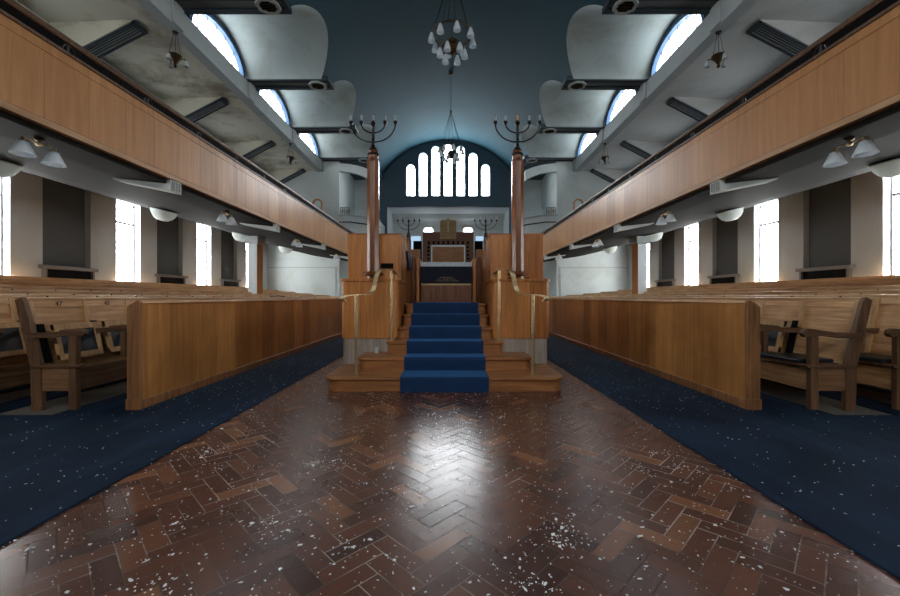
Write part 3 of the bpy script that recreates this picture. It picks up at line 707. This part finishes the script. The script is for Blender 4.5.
for s in (-1, 1):
    for k in range(7):
        xb = 4.28 + .87 * k; zt = ROWZ[k]; dz = max(0, zt - 1.18) if k > 1 else 0
        r = thing('pew_row', '%s oak pew row from the central aisle on the %s side of the hall' % (ORD[k].capitalize(), SN[s]), 'pew', (0, 0, 0), 'rows of fixed oak seating')
        if dz > 0:
            struct(MB().box(s * (xb - .62), s * (xb + .2), Y0 - .05, YP1, -.003, dz).build('floor_tier', M['lino']))
        L = lambda z: -.16 * (1 - (z - .45) / (zt - .45))      # lean of the back with height
        def bx(z): return xb + L(z)
        # back: leaning board + rail + top ledge
        zs = dz + .3
        m = MB().prism([(s * bx(zs), zs), (s * bx(zt - .03), zt - .03), (s * (bx(zt - .03) + .03), zt - .03), (s * (bx(zs) + .03), zs)], Y0 + .03, YP1)
        back = m.build('back_board', M['pew'], r)
        m = MB().prism([(s * (bx(zt) - .03), zt - .035), (s * (bx(zt) - .03), zt - .005), (s * (bx(zt) + .11), zt + .0), (s * (bx(zt) + .11), zt - .035)], Y0, YP1)
        m.build('top_ledge', M['pew_ledge'], r, bevel=.004)
        m = MB().prism([(s * (bx(zt - .11) - .012), zt - .11), (s * (bx(zt - .035) - .012), zt - .035), (s * (bx(zt - .035) + .01), zt - .035), (s * (bx(zt - .11) + .01), zt - .11)], Y0 + .03, YP1)
        m.build('number_rail', M['pew_ledge'] if k else M['pew'], r, bevel=.002)
        if k < 3:
            m = MB()
            for j in range(NS): m.lathe([(0, 0), (.01, 0), (.01, .012), (0, .015)], (s * (bx(zt) + .06), Y0 + .3 + j * SEATP, zt), 6)
            m.build('ledge_stud', M['number'], r)
        # end frames
        for ye, first_end in ((Y0 - .045, True), (YP1, False)):
            xt, x0_ = xb, xb - .18
            e = MB().prism([(s * (x0_ - .045), 0 + dz), (s * (x0_ + .06), 0 + dz), (s * (x0_ + .075), .45 + dz), (s * (xt + .05), zt - .03), (s * (xt - .015), zt + .0), (s * (xt - .05), zt - .06), (s * (x0_ - .035), .45 + dz)], ye, ye + .05)
            ef = e.build('end_post', M['pew_dark_z'], r, bevel=.004)
            MB().box(s * (xb - .575), s * (xb - .495), ye - .003, ye + .055, dz, .78 + dz).build('front_leg', M['pew_dark_z'], r, bevel=.006)
            MB().prism([(s * (xb - .52), dz + .2), (s * (xb - .22), dz + .2), (s * (xb - .22), dz + .43), (s * (xb - .52), dz + .43)], ye + .012, ye + .035).build('side_rail', M['pew_x'], r)
            MB().box(s * (xb - .62), s * (xb - .12), ye - .015, ye + .07, dz + .435, dz + .465).build('end_seat_rail', M['pew_dark'], r, bevel=.006)
        # arms
        zarm = dz + .80
        def arm(yc):
            q = MB(); wv = .03
            prof = [(xb - .63, zarm - .055), (xb - .66, zarm - .02), (xb - .645, zarm + .018), (xb - .60, zarm + .032), (xb - .5, zarm + .02), (xb - .3, zarm - .012), (bx(zarm) + .02, zarm - .012),
                    (bx(zarm) + .02, zarm - .065), (xb - .3, zarm - .065), (xb - .48, zarm - .045), (xb - .58, zarm - .04), (xb - .60, zarm - .06)]
            q.prism([(s * a, b) for a, b in prof], yc - wv, yc + wv); return q
        na = NS if k < 2 else 1
        for j in range(na):
            a_o = arm(Y0 - .02 + j * SEATP).build('armrest', M['pew_dark'], r, bevel=.008)
            if j and k < 2 and j < 14: MB().box(s * (xb - .56), s * (xb - .51), Y0 - .045 + j * SEATP, Y0 + .0 + j * SEATP, dz + .45, dz + .77).build('arm_post', M['pew_dark_z'], r)
        # apron
        MB().box(s * (xb - .56), s * (xb - .53), Y0, YP1, dz + .2, dz + .42).build('seat_apron', M['pew'] if s > 0 else M['pew_dark_y'], r)
        if k < 2:
            for j in range(NS):
                ya = Y0 + .035 + j * SEATP
                up = (s < 0) or (k == 0 and j in (1, 2, 5, 6)) or (k == 1 and j in (3, 4))
                # stile
                zl = dz + (.80 if up and j else .45)
                if j < 18: MB().prism([(s * (bx(zl) - .02), zl), (s * (bx(zt - .04) - .02), zt - .04), (s * (bx(zt - .04) + .005), zt - .04), (s * (bx(zl) + .005), zl)], ya - .035, ya + .02).build('back_stile', M['pew_light'], r)
                zt2 = dz + .49
                if up:
                    # tipped-up seat: pale frame with navy leather panel, leaning against the back
                    h = .37
                    def q4(z, off): return s * (bx(z) - .075 - off)
                    def slab(mb, za, zb, yb0, yb1, t0, t1):
                        mb.hexa([(s * (bx(za) - t0), yb0, za), (s * (bx(za) - t0), yb1, za), (s * (bx(za) - t1), yb1, za), (s * (bx(za) - t1), yb0, za)],
                                [(s * (bx(zb) - t0), yb0, zb), (s * (bx(zb) - t0), yb1, zb), (s * (bx(zb) - t1), yb1, zb), (s * (bx(zb) - t1), yb0, zb)])
                    ya2, yb2 = ya + .06, ya + .58; z0, z1 = zt2, zt2 + h
                    m = MB(); slab(m, z0, z0 + .055, ya2, yb2, .10, .135); slab(m, z1 - .06, z1, ya2, yb2, .10, .135)
                    slab(m, z0, z1, ya2, ya2 + .05, .10, .137); slab(m, z0, z1, yb2 - .05, yb2, .10, .137)
                    seat = m.build('tip_up_seat', M['pew_light'], r)
                    m = MB(); slab(m, z0 + .05, z1 - .055, ya2 + .045, yb2 - .045, .09, .125); m.build('leather_panel', M['leather'], seat)
                    if j < 8:
                        m = MB(); slab(m, z0 - .02, z1 + .01, ya2 - .06, ya2 - .005, .005, .05); m.build('seat_gap_shade', M['black'], seat)  # black slab painting in the shade of the gap beside the seat
                else:
                    m = MB().box(s * (xb - .60), s * (xb - .18), ya + .03, ya + .55, dz + .435, dz + .465)
                    seat = m.build('seat_board', M['pew_dark'], r, bevel=.004)
                    MB().box(s * (xb - .61), s * (xb - .22), ya + .04, ya + .54, dz + .465, dz + .505).build('cushion', M['leather'], seat, bevel=.015)
            for j, tx in enumerate(['47', '43'] if s < 0 else []):
                if k == 0: number(tx, s, Y0 + .31 + j * SEATP + .02, r, s * (bx(zt - .085) - .016), zt - .1)
        else:
            MB().box(s * (xb - .60), s * (xb - .2), Y0, YP1, dz + .43, dz + .47).build('bench_seat', M['pew_dark'], r)
# front screens
for s in (-1, 1):
    r = thing('pew_front_screen', 'long veneered oak screen with skirting in front of the pews on the %s' % SN[s], 'screen', (0, 0, 0), 'oak screens in front of the pews')
    y0, y1 = 4.05, 20.3
    MB().prism([(s * 3.08, 0), (s * 3.12, 0), (s * 3.12, 1.10), (s * 3.08, 1.10)], y0 + .02, y1).build('face_panel', M['screen'], r)
    MB().box(s * 3.055, s * 3.085, y0 + .01, y1, 0, .105).build('skirting', M['gallery_trim'] if 0 else M['screen_end'], r, bevel=.006)
    MB().prism([(s * 3.065, 1.085), (s * 3.075, 1.118), (s * 3.22, 1.06), (s * 3.22, 1.03)], y0, y1).build('sloped_top', M['pew'], r, bevel=.004)
    MB().prism([(s * 3.06, 0), (s * 3.195, 0), (s * 3.195, 1.05), (s * 3.17, 1.075), (s * 3.09, 1.12), (s * 3.06, 1.11)], y0 - .02, y0 + .02).build('end_panel', M['screen_end'], r, bevel=.008)
    MB().box(s * 3.19, s * 3.215, y0 + .02, y1, 0, 1.04).build('back_panel', M['pew_dark'], r)
    MB().box(s * 3.055, s * 3.20, y0 - .028, y0 - .015, 0, .12).build('end_skirting', M['screen_end'], r)

# ------------------------------------------------------------------ the raised reading platform
b = thing('reading_platform', 'tall oak reading platform with six steps and marble base in the middle of the hall', 'platform')
RZ = .174
D = [4.83, 5.27, 5.60, 5.92, 6.24, 6.56, 6.9]; HWs = [1.475, 1.17, .84, .73, .69, .69]
def rounded(hw, y0, y1, rad):
    pts = [(-hw, y1)]
    for j in range(7): a = pi + (pi / 2) * j / 6; pts.append((-hw + rad + rad * cos(a), y0 + rad + rad * sin(a)))
    for j in range(7): a = -pi / 2 + (pi / 2) * j / 6; pts.append((hw - rad + rad * cos(a), y0 + rad + rad * sin(a)))
    pts.append((hw, y1)); return pts
for k in range(6):
    hw, y0, y1 = HWs[k], D[k], (6.9 if k >= 3 else 5.95); rad = .16 if k == 0 else .07
    if k == 2: y1 = 6.0
    rp = rounded(hw - .025, y0 + .03, y1, rad)
    st = MB().prism(rp, (k * RZ if k else 0.002), (k + 1) * RZ - .035, 'z').build('step', M['tread'], b, smooth=True)
    MB().prism(rounded(hw, y0, y1, rad + .01), (k + 1) * RZ - .035, (k + 1) * RZ, 'z').build('tread', M['tread'], st, bevel=.008, smooth=True)
ZP = 6 * RZ
for s in (-1, 1):
    YF = 5.85; xi, xo = .69, 1.53; rc = .17
    def plan(xi, xo, yf, yb, rin, rout):
        p = [(s * xo, yb)]
        for j in range(7): a = pi / 2 * j / 6; p.append((s * (xo - rout + rout * cos(a)), yf + rout - rout * sin(a)))
        for j in range(7): a = pi / 2 * j / 6; p.append((s * (xi + rin - rin * sin(a)), yf + rin - rin * cos(a)))
        p.append((s * xi, yb)); return p
    MB().prism(plan(xi + .012, xo - .02, YF + .015, 6.95, rc, .08), .16, .545, 'z').build('marble_plinth', M['marble'], b, smooth=True)
    MB().prism(plan(xi, xo, YF, 7.0, rc, .09), .545, 1.375, 'z').build('lower_panel', M['bimah'], b, smooth=True)
    MB().prism(plan(xi - .015, xo + .02, YF - .02, 7.02, rc, .1), 1.375, 1.42, 'z').build('ledge', M['bimah_side'], b, smooth=True, bevel=.006)
    MB().box(s * .70, s * 1.54, 6.30, 6.95, 1.42, 2.13).build('upper_panel', M['bimah'], b, bevel=.006)
    MB().box(s * .69, s * 1.55, 6.29, 6.96, 2.13, 2.15).build('upper_cap', M['bimah_side'], b, bevel=.004)
    MB().box(s * .69, s * .74, 6.2, 6.32, 1.42, 1.93).build('corner_board', M['bimah_side'], b)
    MB().prism([(6.9, ZP), (8.1, ZP), (8.1, 1.90), (6.9, 1.93)], s * .69, s * .76, 'x').build('inner_parapet', M['bimah_side'], b, bevel=.004)
    MB().box(s * 1.46, s * 1.54, 6.95, 12.6, 0, 2.0).build('outer_parapet', M['bimah_side'], b)
    MB().box(s * .69, s * 1.54, 6.95, 12.6, 0, ZP).build('deck_side', M['bimah_side'], b) if 0 else None
    # slots / shelves seen on the upper boxes
    q = MB().box(s * .82, s * 1.02, 6.285, 6.30, 1.60, 1.68); q.build('name_slot', M['black'], b) if s < 0 else None
MB().box(-1.46, 1.46, 6.9, 12.6, 0, ZP - .001).build('platform_deck', M['carpet'], b)
# dark books lying on the right ledge
o = MB().box(-.16, .16, -.07, .07, 0, .03); bk = o.build('prayer_book', M['black'], bevel=.004, loc=(1.13, 6.19, 1.421)); tag(bk, 'dark closed book lying on the right-hand ledge of the platform', 'book')
# runner
m = MB(); pr = []; th = .014
prof = [(4.83 - .02, .003)]
for k in range(6):
    yf, z = D[k] - .018, (k + 1) * RZ + .012
    prof += [(yf, z - .045), (yf + .004, z - .015), (yf + .02, z)]
    yb = D[k + 1] - .01 if k < 5 else 7.4
    prof += [(yb, z + (0 if k < 5 else 0))]
hw0, hw1 = .535, .53
top = prof; low = [(y + th, z - th) if i else (y + th, z) for i, (y, z) in enumerate(prof)]
for i in range(len(top) - 1):
    (ya, za), (yb, zb) = top[i], top[i + 1]; (yc, zc), (yd, zd) = low[i], low[i + 1]
    m.add([(-hw0, ya, za), (hw0, ya, za), (hw0, yb, zb), (-hw0, yb, zb), (-hw0, yc, zc), (hw0, yc, zc), (hw0, yd, zd), (-hw0, yd, zd)],
          [(0, 1, 2, 3), (7, 6, 5, 4), (0, 3, 7, 4), (1, 5, 6, 2)])
o = m.build('stair_runner', M['runner'], merge=True); tag(o, 'royal blue carpet runner up the middle of the platform steps', 'carpet')
# reading desk with cloth
d = thing('reading_desk', 'oak reading desk at the top of the blue stairs under a navy cloth', 'desk', (0, 8.0, ZP))
MB().box(-.5, .5, 0, .5, 0, .78).build('body', M['ark'], d)
for sx in (-1, 1): MB().prism([(-.25, 0), (.55, 0), (.55, .86), (-.25, .86)], sx * .52, sx * .58, 'x').build('side_board', M['bimah_side'] if sx < 0 else M['bimah_side'], d, bevel=.004)
MB().box(-.68, -.6, -.2, .1, 0, .88).build('side_board', M['post'], d); MB().box(.6, .68, -.2, .1, 0, .88).build('side_board', M['post'], d)
for x0 in (-.46, .02): MB().box(x0, x0 + .44, -.012, 0, .04, .34).build('front_panel', M['ark'], d, bevel=.004)
c = thing('desk_cloth', 'navy velvet cloth with gold lettering and silver top hanging on the reading desk', 'cloth', (0, 8.0, ZP))
MB().box(-.515, .515, -.035, .5, .782, .80).build('silver_top', M['silvercloth'], c)
MB().box(-.515, .515, -.04, -.03, .715, .80).build('silver_band', M['silvercloth'], c)
MB().box(-.51, .51, -.03, -.018, .36, .785).build('velvet_drop', M['navycloth'], c)
m = MB()
for i in range(120): x = -.505 + i * .00849; m.box(x, x + .006, -.033, -.02, .335 + random.random() * .01, .365)
m.box(-.51, .51, -.034, -.02, .355, .372); m.build('gold_fringe', M['gold'], c)
m = MB()
for row, (wd, z) in enumerate(((.12, .50), (.17, .465), (.22, .43))):
    x = -wd
    while x < wd:
        w_ = random.uniform(.008, .018); h_ = random.choice((.012, .015))
        m.box(x, x + w_, -.0335, -.03, z + .002, z + .005)
        m.box(x + w_ - .004, x + w_, -.0335, -.03, z - h_ + .005, z + .005)
        if random.random() < .6: m.box(x, x + w_, -.0335, -.03, z - h_ + .004, z - h_ + .007)
        x += w_ + .013
m.build('gold_lettering', M['gold'], c)
# shawl on parapet
m = MB(); vv = []
cols_ = 6; rows_ = 10
for i in range(rows_ + 1):
    for j in range(cols_ + 1):
        u, v_ = i / rows_, j / cols_; yy = 7.0 + .62 * v_ - .05 * sin(u * 5)
        if u < .2: x_ = -.69 - .06 * (1 - u / .2) + 0; z_ = 1.95 + .0 * u
        else: x_ = -.675 + .018 * sin(v_ * 14 + u * 2); z_ = 1.95 - (u - .2) * .42 * (1 - .35 * v_)
        vv.append((x_, yy + .12 * u, z_))
fs = [(i * (cols_ + 1) + j, i * (cols_ + 1) + j + 1, (i + 1) * (cols_ + 1) + j + 1, (i + 1) * (cols_ + 1) + j) for i in range(rows_) for j in range(cols_)]
o = m.add(vv, fs).build('prayer_shawl', M['bluebook'], smooth=True, solid=.008); tag(o, 'crumpled navy cloth draped over the left inner parapet beside the desk', 'cloth')

# ------------------------------------------------------------------ lamp posts with candelabra
def menorah(par, z0, sc, gold):
    ir = thing_part = MB()
    m = MB(); m.lathe([(0, 0), (.07, 0), (.06, .02), (.02, .05), (.035, .07), (.015, .1), (.02, .14), (.03, .16), (.016, .19), (.028, .22), (.014, .26), (.026, .3), (.014, .34), (.03, .38), (.045, .4), (0, .4)], (0, 0, 0), 10)
    for R_o, zc in ((.335, .40), (.18, .40)):
        zb = .12 if R_o > .3 else .26; H_ = zc - zb
        m.tube([(R_o * cos(a), 0, zc - H_ * abs(sin(a)) if 1 else 0) for a in [pi * j / 20 for j in range(21)]], .010, 6)
    cd = m.build('candelabrum', M['iron'], par, smooth=True, loc=(0, 0, z0))
    for x in (-.335, -.18, 0, .18, .335):
        MB().lathe([(0, .38), (.012, .38), (.035, .42), (.03, .44), (.0, .44)], (x, 0, 0), 10).build('candle_cup', M['iron'], cd, smooth=True)
        MB().lathe([(0, .44), (.019, .44), (.019, .52), (.014, .53), (0, .53)], (x, 0, 0), 10).build('candle', M['candle_gold'] if (gold and x == 0) else M['candle'], cd, smooth=True)
    cd.scale = (sc, sc, sc); return cd
def octa(r, z): return [(r * cos(pi / 8 + j * pi / 4), r * sin(pi / 8 + j * pi / 4), z) for j in range(8)]
def lamp_post(loc, h, r0, label, gold, base):
    t_ = thing('lamp_post', label, 'candelabrum', loc, 'candelabrum posts on the platform')
    m = MB()
    secs = [(r0, 0), (r0 * .96, h * .9), (r0 * .8, h * .93), (r0 * .8, h * .975), (r0 * .6, h)]
    for a, z in secs: m.v += octa(a, z)
    for i in range(len(secs) - 1):
        for j in range(8): m.f.append((i * 8 + j, i * 8 + (j + 1) % 8, (i + 1) * 8 + (j + 1) % 8, (i + 1) * 8 + j))
    m.f += [tuple(range(7, -1, -1)), tuple(range(len(secs) * 8 - 8, len(secs) * 8))]
    m.build('shaft', M['post'], t_)
    if base:
        m = MB()
        secs = [(r0 * 1.02, -.09), (r0 * 1.02, -.05), (r0 * 1.7, -.03), (r0 * 1.75, .0), (r0 * 1.1, .025)]
        for a, z in secs: m.v += octa(a, z)
        for i in range(len(secs) - 1):
            for j in range(8): m.f.append((i * 8 + j, i * 8 + (j + 1) % 8, (i + 1) * 8 + (j + 1) % 8, (i + 1) * 8 + j))
        m.f += [tuple(range(7, -1, -1)), tuple(range(len(secs) * 8 - 8, len(secs) * 8))]
        m.build('base_plate', M['post'], t_)
    m = MB(); m.lathe([(r0 * .82, h * .955), (r0 * .95, h * .96), (r0 * .95, h * .968), (r0 * .8, h * .975)], n=8); m.build('collar', M['iron'], t_)
    menorah(t_, h, 1.0, gold); return t_
for s in (-1, 1):
    lamp_post((s * 1.09, 6.05, 1.51), 1.86, .096, 'tall octagonal wooden post with five-armed candelabrum on the platform front, %s' % SN[s], s > 0, True)
    lamp_post((s * 1.19, 12.35, ZP), 2.05, .085, 'rear octagonal post with small dark candelabrum beyond the desk, %s' % SN[s], False, False)
# brass handrails
for s in (-1, 1):
    r = thing('handrail', 'S-curved flat brass handrail on two posts, %s of the steps' % SN[s], 'handrail', (0, 0, 0), 'brass handrails')
    A = Vector((s * 1.12, 5.07)); B = Vector((s * .79, 5.86)); dr = (B - A).normalized(); Ln = (B - A).length
    def pp(t_, z): q = A + dr * (t_ * Ln); return (q.x, q.y, z)
    pts = [pp(-.28, 1.10), pp(-.33, 1.125), pp(-.30, 1.155), pp(-.2, 1.17), pp(0, 1.178), pp(.18, 1.18), pp(.32, 1.19), pp(.42, 1.225), pp(.48, 1.29), pp(.52, 1.38), pp(.56, 1.46), pp(.63, 1.515), pp(.74, 1.54), pp(.88, 1.545), pp(1.0, 1.54), pp(1.1, 1.52), pp(1.17, 1.49)]
    # smooth with Catmull-Rom
    V_ = [Vector(p) for p in pts]; sm = []
    for i in range(len(V_) - 1):
        p0, p1, p2, p3 = V_[max(i - 1, 0)], V_[i], V_[i + 1], V_[min(i + 2, len(V_) - 1)]
        for j in range(4):
            u = j / 4; sm.append(.5 * ((2 * p1) + (p2 - p0) * u + (2 * p0 - 5 * p1 + 4 * p2 - p3) * u * u + (3 * p1 - p0 - 3 * p2 + p3) * u ** 3))
    sm.append(V_[-1])
    MB().band(sm, (dr.y, -dr.x, 0), .034, .006).build('rail', M['brass'], r, smooth=True)
    for q, z0, z1 in ((A, RZ, 1.172), (B, 3 * RZ, 1.535)):
        m = MB().tube([(q.x, q.y, z0), (q.x, q.y, z1)], .021, 12); m.build('post', M['brass'], r, smooth=True)
        MB().lathe([(0, 0), (.034, 0), (.034, .012), (.02, .02)], (q.x, q.y, z0), 12).build('foot', M['brass'], r, smooth=True)
    MB().tube([pp(1.17, 1.49), pp(1.17, 1.425)], .01, 8).build('end_bracket', M['brass'], r)
# tumbler glass on second step
m = MB().lathe([(0, .003), (.028, .003), (.034, .08), (.031, .08), (.026, .008), (0, .008)], n=14); o = m.build('drinking_glass', M['clear'], smooth=True, loc=(-.98, 5.72, RZ * 2)); tag(o, 'small drinking glass left on the second step by the left marble base', 'glass')

# ------------------------------------------------------------------ ark end
a = thing('ark', 'dark walnut ark cabinet with gilt twin tablets on top in the far recess', 'cabinet', (0, 26.3, 0))
m = MB().box(-1.68, 1.68, 0, 1.2, 1.2, 5.42); m.build('body', M['ark'], a)
MB().box(-1.25, 1.25, -.06, .02, 1.3, 4.62).build('frame_panel', M['bandgrey'] if 0 else M['ark'], a)
for i in range(9): x = -1.28 + i * .32 - .05; MB().box(x, x + .12, -.16, -.05, 4.6, 4.8).build('dentil', M['black'], a)
for sx in (-1, 1):
    for i in range(8): MB().box(sx * 1.22, sx * 1.36, -.14, -.05, 2.6 + i * .25, 2.72 + i * .25).build('dentil', M['black'], a)
m = MB(); m.box(-1.12, 1.12, -.1, -.05, 4.45, 4.55); m.box(-1.12, -1.04, -.1, -.05, 2.2, 4.5); m.box(1.04, 1.12, -.1, -.05, 2.2, 4.5)
m.build('inner_frame', M['lattice'], a)
MB().box(-1.03, 1.03, -.09, -.05, 1.5, 4.44).build('door', M['ark_light'], a)
tb = MB()
for sx in (-1, 1):
    tb.prism([(sx * .01, 4.95), (sx * .53, 4.95), (sx * .53, 6.08)] + [(sx * (.53 - .26 + .26 * cos(q)), 6.08 + .1 * sin(q)) for q in [pi * j / 8 for j in range(1, 9)]], -.2, -.08)
tb.lathe([(0, 0), (.11, .0), (.12, .1), (.06, .2), (0, .22)], (0, -.14, 6.1), 10)
to = tb.build('twin_tablets', M['goldstone'], a)
m = MB()
for sx in (-1, 1):
    for i in range(10):
        x = sx * .27 - .19
        while x < sx * .27 + .17: w_ = random.uniform(.03, .06); m.box(x, x + w_, -.21, -.2, 5.05 + i * .1, 5.09 + i * .1); x += w_ + .025
m.build('tablet_lettering', M['ark'], to)
st = thing('ark_platform', 'oak stage and rails in front of the ark in the far recess', 'platform', (0, 0, 0))
MB().box(-3.85, 3.85, 23.6, 28.3, 0, 1.2).build('stage', M['ark'], st)
for s in (-1, 1):
    MB().box(s * 1.75, s * 2.4, 25.2, 25.4, 1.2, 4.15).build('side_rail', M['ark_light'], st)
    MB().box(s * 1.75, s * 2.3, 26.4, 26.6, 1.2, 4.85).build('opening_shade', M['black'], st)  # black box standing in for the shade of the opening beside the ark
for s in (-1, 1):
    o = MB().box(s * 2.75, s * 3.85, 24.2, 24.5, 1.2, 4.9).build('marble_screen', M['white_marble'], bevel=.02)
    tag(o, 'tall white marble screen wall behind the %s rear post of the platform' % SN[s], 'screen')
# blue book left on pew top
o = MB().prism([(-.17, 0), (0, .015), (.17, 0), (.17, .02), (0, .035), (-.17, .02)], -.12, .12); bo = o.build('open_book', M['bluebook'], loc=(-4.42, 10.3, 1.152)); bo.rotation_euler = (0, 0, .5)
bo.location = (-4.36, 10.3, 1.152)
tag(bo, 'open blue book left on the ledge of the first left pew row', 'book')

# ------------------------------------------------------------------ fallen paint flakes
def flake_pts(r):
    nn = random.randint(5, 9); el = random.uniform(.3, .9); ro = random.random() * pi
    out = []
    for j in range(nn):
        a = 2 * pi * j / nn; rr = r * random.uniform(.35, 1.15); x, y = rr * cos(a), rr * el * sin(a)
        out.append((x * cos(ro) - y * sin(ro), x * sin(ro) + y * cos(ro), random.uniform(0, .003)))
    return out
def on_floor(x): return .0025 if -2.0 < x < 1.88 else .015
stuff = MB(); big = 0
def small(x, y, r, z=None):
    if abs(x) < 1.55 and y > 4.75: return
    p = flake_pts(r); z = on_floor(x) if z is None else z
    i = len(stuff.v); stuff.v += [(x + a, y + b_, z + c_) for a, b_, c_ in p] + [(x + a, y + b_, z + c_ + .001) for a, b_, c_ in p]
    k = len(p); stuff.f.append(tuple(range(i + k - 1, i - 1, -1))); stuff.f.append(tuple(range(i + k, i + 2 * k)))
    stuff.f += [(i + j, i + (j + 1) % k, i + k + (j + 1) % k, i + k + j) for j in range(k)]
def PX(px, py, z=0.0):
    Y = (CAMZ - z) * F / (py - 297.0); return (CAMX + (px - 449.0) / F * Y, Y)
clusters = [(207, 453, 12), (313, 466, 7), (334, 462, 9), (275, 523, 12), (180, 525, 8), (560, 530, 16), (565, 545, 12), (405, 494, 9), (528, 585, 14), (165, 586, 6), (355, 548, 7), (275, 535, 6), (665, 455, 8), (500, 418, 6), (415, 505, 8), (640, 470, 8), (690, 470, 6), (760, 540, 5)]
for i in range(3200):
    x = random.uniform(-2.0, 1.88); y = 1.35 + 6 * random.random() ** 1.6; small(x, y, random.uniform(.0025, .007) * (1 if random.random() < .88 else 1.9))
for cx, cy, nn in clusters:
    X, Y = PX(cx, cy)
    for i in range(nn * 3): small(X + random.gauss(0, .06), Y + random.gauss(0, .06), random.uniform(.002, .008))
for i in range(1100):
    s = random.choice((-1, 1)); y = 1.3 + 6.5 * random.random() ** 1.3; x = s * random.uniform(1.95, 3.05 if y > 4 else 5); small(x, y, random.uniform(.003, .008))
for i in range(60): small(random.uniform(-1.4, 1.4), random.uniform(4.9, 5.2), random.uniform(.003, .008), RZ + .001) if 0 else None
o = stuff.build('paint_crumbs', M['flake'], recalc=False); tag(o, 'countless small white crumbs of fallen paint scattered over parquet and carpets', 'debris', None, 'stuff')
prot = []
for i in range(8):
    p = flake_pts(.026); m = MB(); k = len(p)
    m.add([(a, b_, c_) for a, b_, c_ in p] + [(a, b_, c_ + .0015) for a, b_, c_ in p], [tuple(range(k - 1, -1, -1)), tuple(range(k, 2 * k))] + [(j, (j + 1) % k, k + (j + 1) % k, k + j) for j in range(k)])
    prot.append(m)
def put_flake(px, py, sc, i, used={}):
    X, Y = PX(px, py)
    if i in used: o = used[i].copy(); COL.objects.link(o)
    else: o = prot[i].build('paint_flake', M['flake'], recalc=False); used[i] = o
    o.location = (X, Y, on_floor(X)); o.rotation_euler = (0, 0, random.random() * 6); o.scale = (sc, sc * random.uniform(.5, 1), 1)
    par = -2.0 < X < 1.88
    tag(o, 'larger white flake of fallen paint lying on the brown parquet' if par else 'larger white flake of fallen paint lying on the blue aisle carpet', 'paint flake', 'paint flakes on the parquet' if par else 'paint flakes on the carpet')
pos = [(207, 452, 2), (201, 458, 1.2), (222, 429, 1.6), (313, 466, 1.6), (334, 461, 1.2), (175, 524, 1.4), (241, 522, 1.2), (252, 524, 1.3), (276, 523, 1.3), (288, 531, 1.3), (300, 546, 1.1), (312, 537, .9), (146, 562, 1.3), (131, 581, 1.3), (165, 586, 1.4), (173, 555, .9), (354, 548, 1.6), (370, 540, 1.2), (341, 527, .8), (315, 549, .8), (404, 494, 1.2), (412, 507, 1.3), (393, 574, 1.0), (280, 570, .9), (556, 520, 1.5), (562, 528, 1.4), (553, 535, 1.2), (560, 547, 1.2), (640, 537, 1.2), (642, 528, 1), (662, 522, .9), (715, 526, .9), (713, 541, .8), (742, 558, .9), (760, 568, .8), (786, 590, 1), (525, 590, 1.3), (545, 585, .9), (511, 583, .8), (620, 518, .8), (665, 487, .7), (668, 467, .8), (645, 440, .8), (540, 492, .7), (589, 487, .7), (455, 512, .6), (476, 497, .6), (352, 455, .6), (232, 480, .7), (560, 490, .6), (500, 418, .9), (505, 414, .8), (700, 487, .7), (800, 494, .6), (735, 460, .6), (520, 560, .9), (28, 550, 1.3), (300, 512, .7), (380, 520, .7), (330, 500, .7), (265, 496, .6), (210, 500, .7), (470, 545, .8), (600, 560, .8), (640, 580, 1.0), (90, 545, .8)]
for j, (x, y, sc) in enumerate(pos): put_flake(x, y, sc * .68, j % 8)
for i in range(14):
    x = random.uniform(-1.3, 1.3); o = prot[i % 8].build('paint_flake', M['flake'], recalc=False) if 0 else None
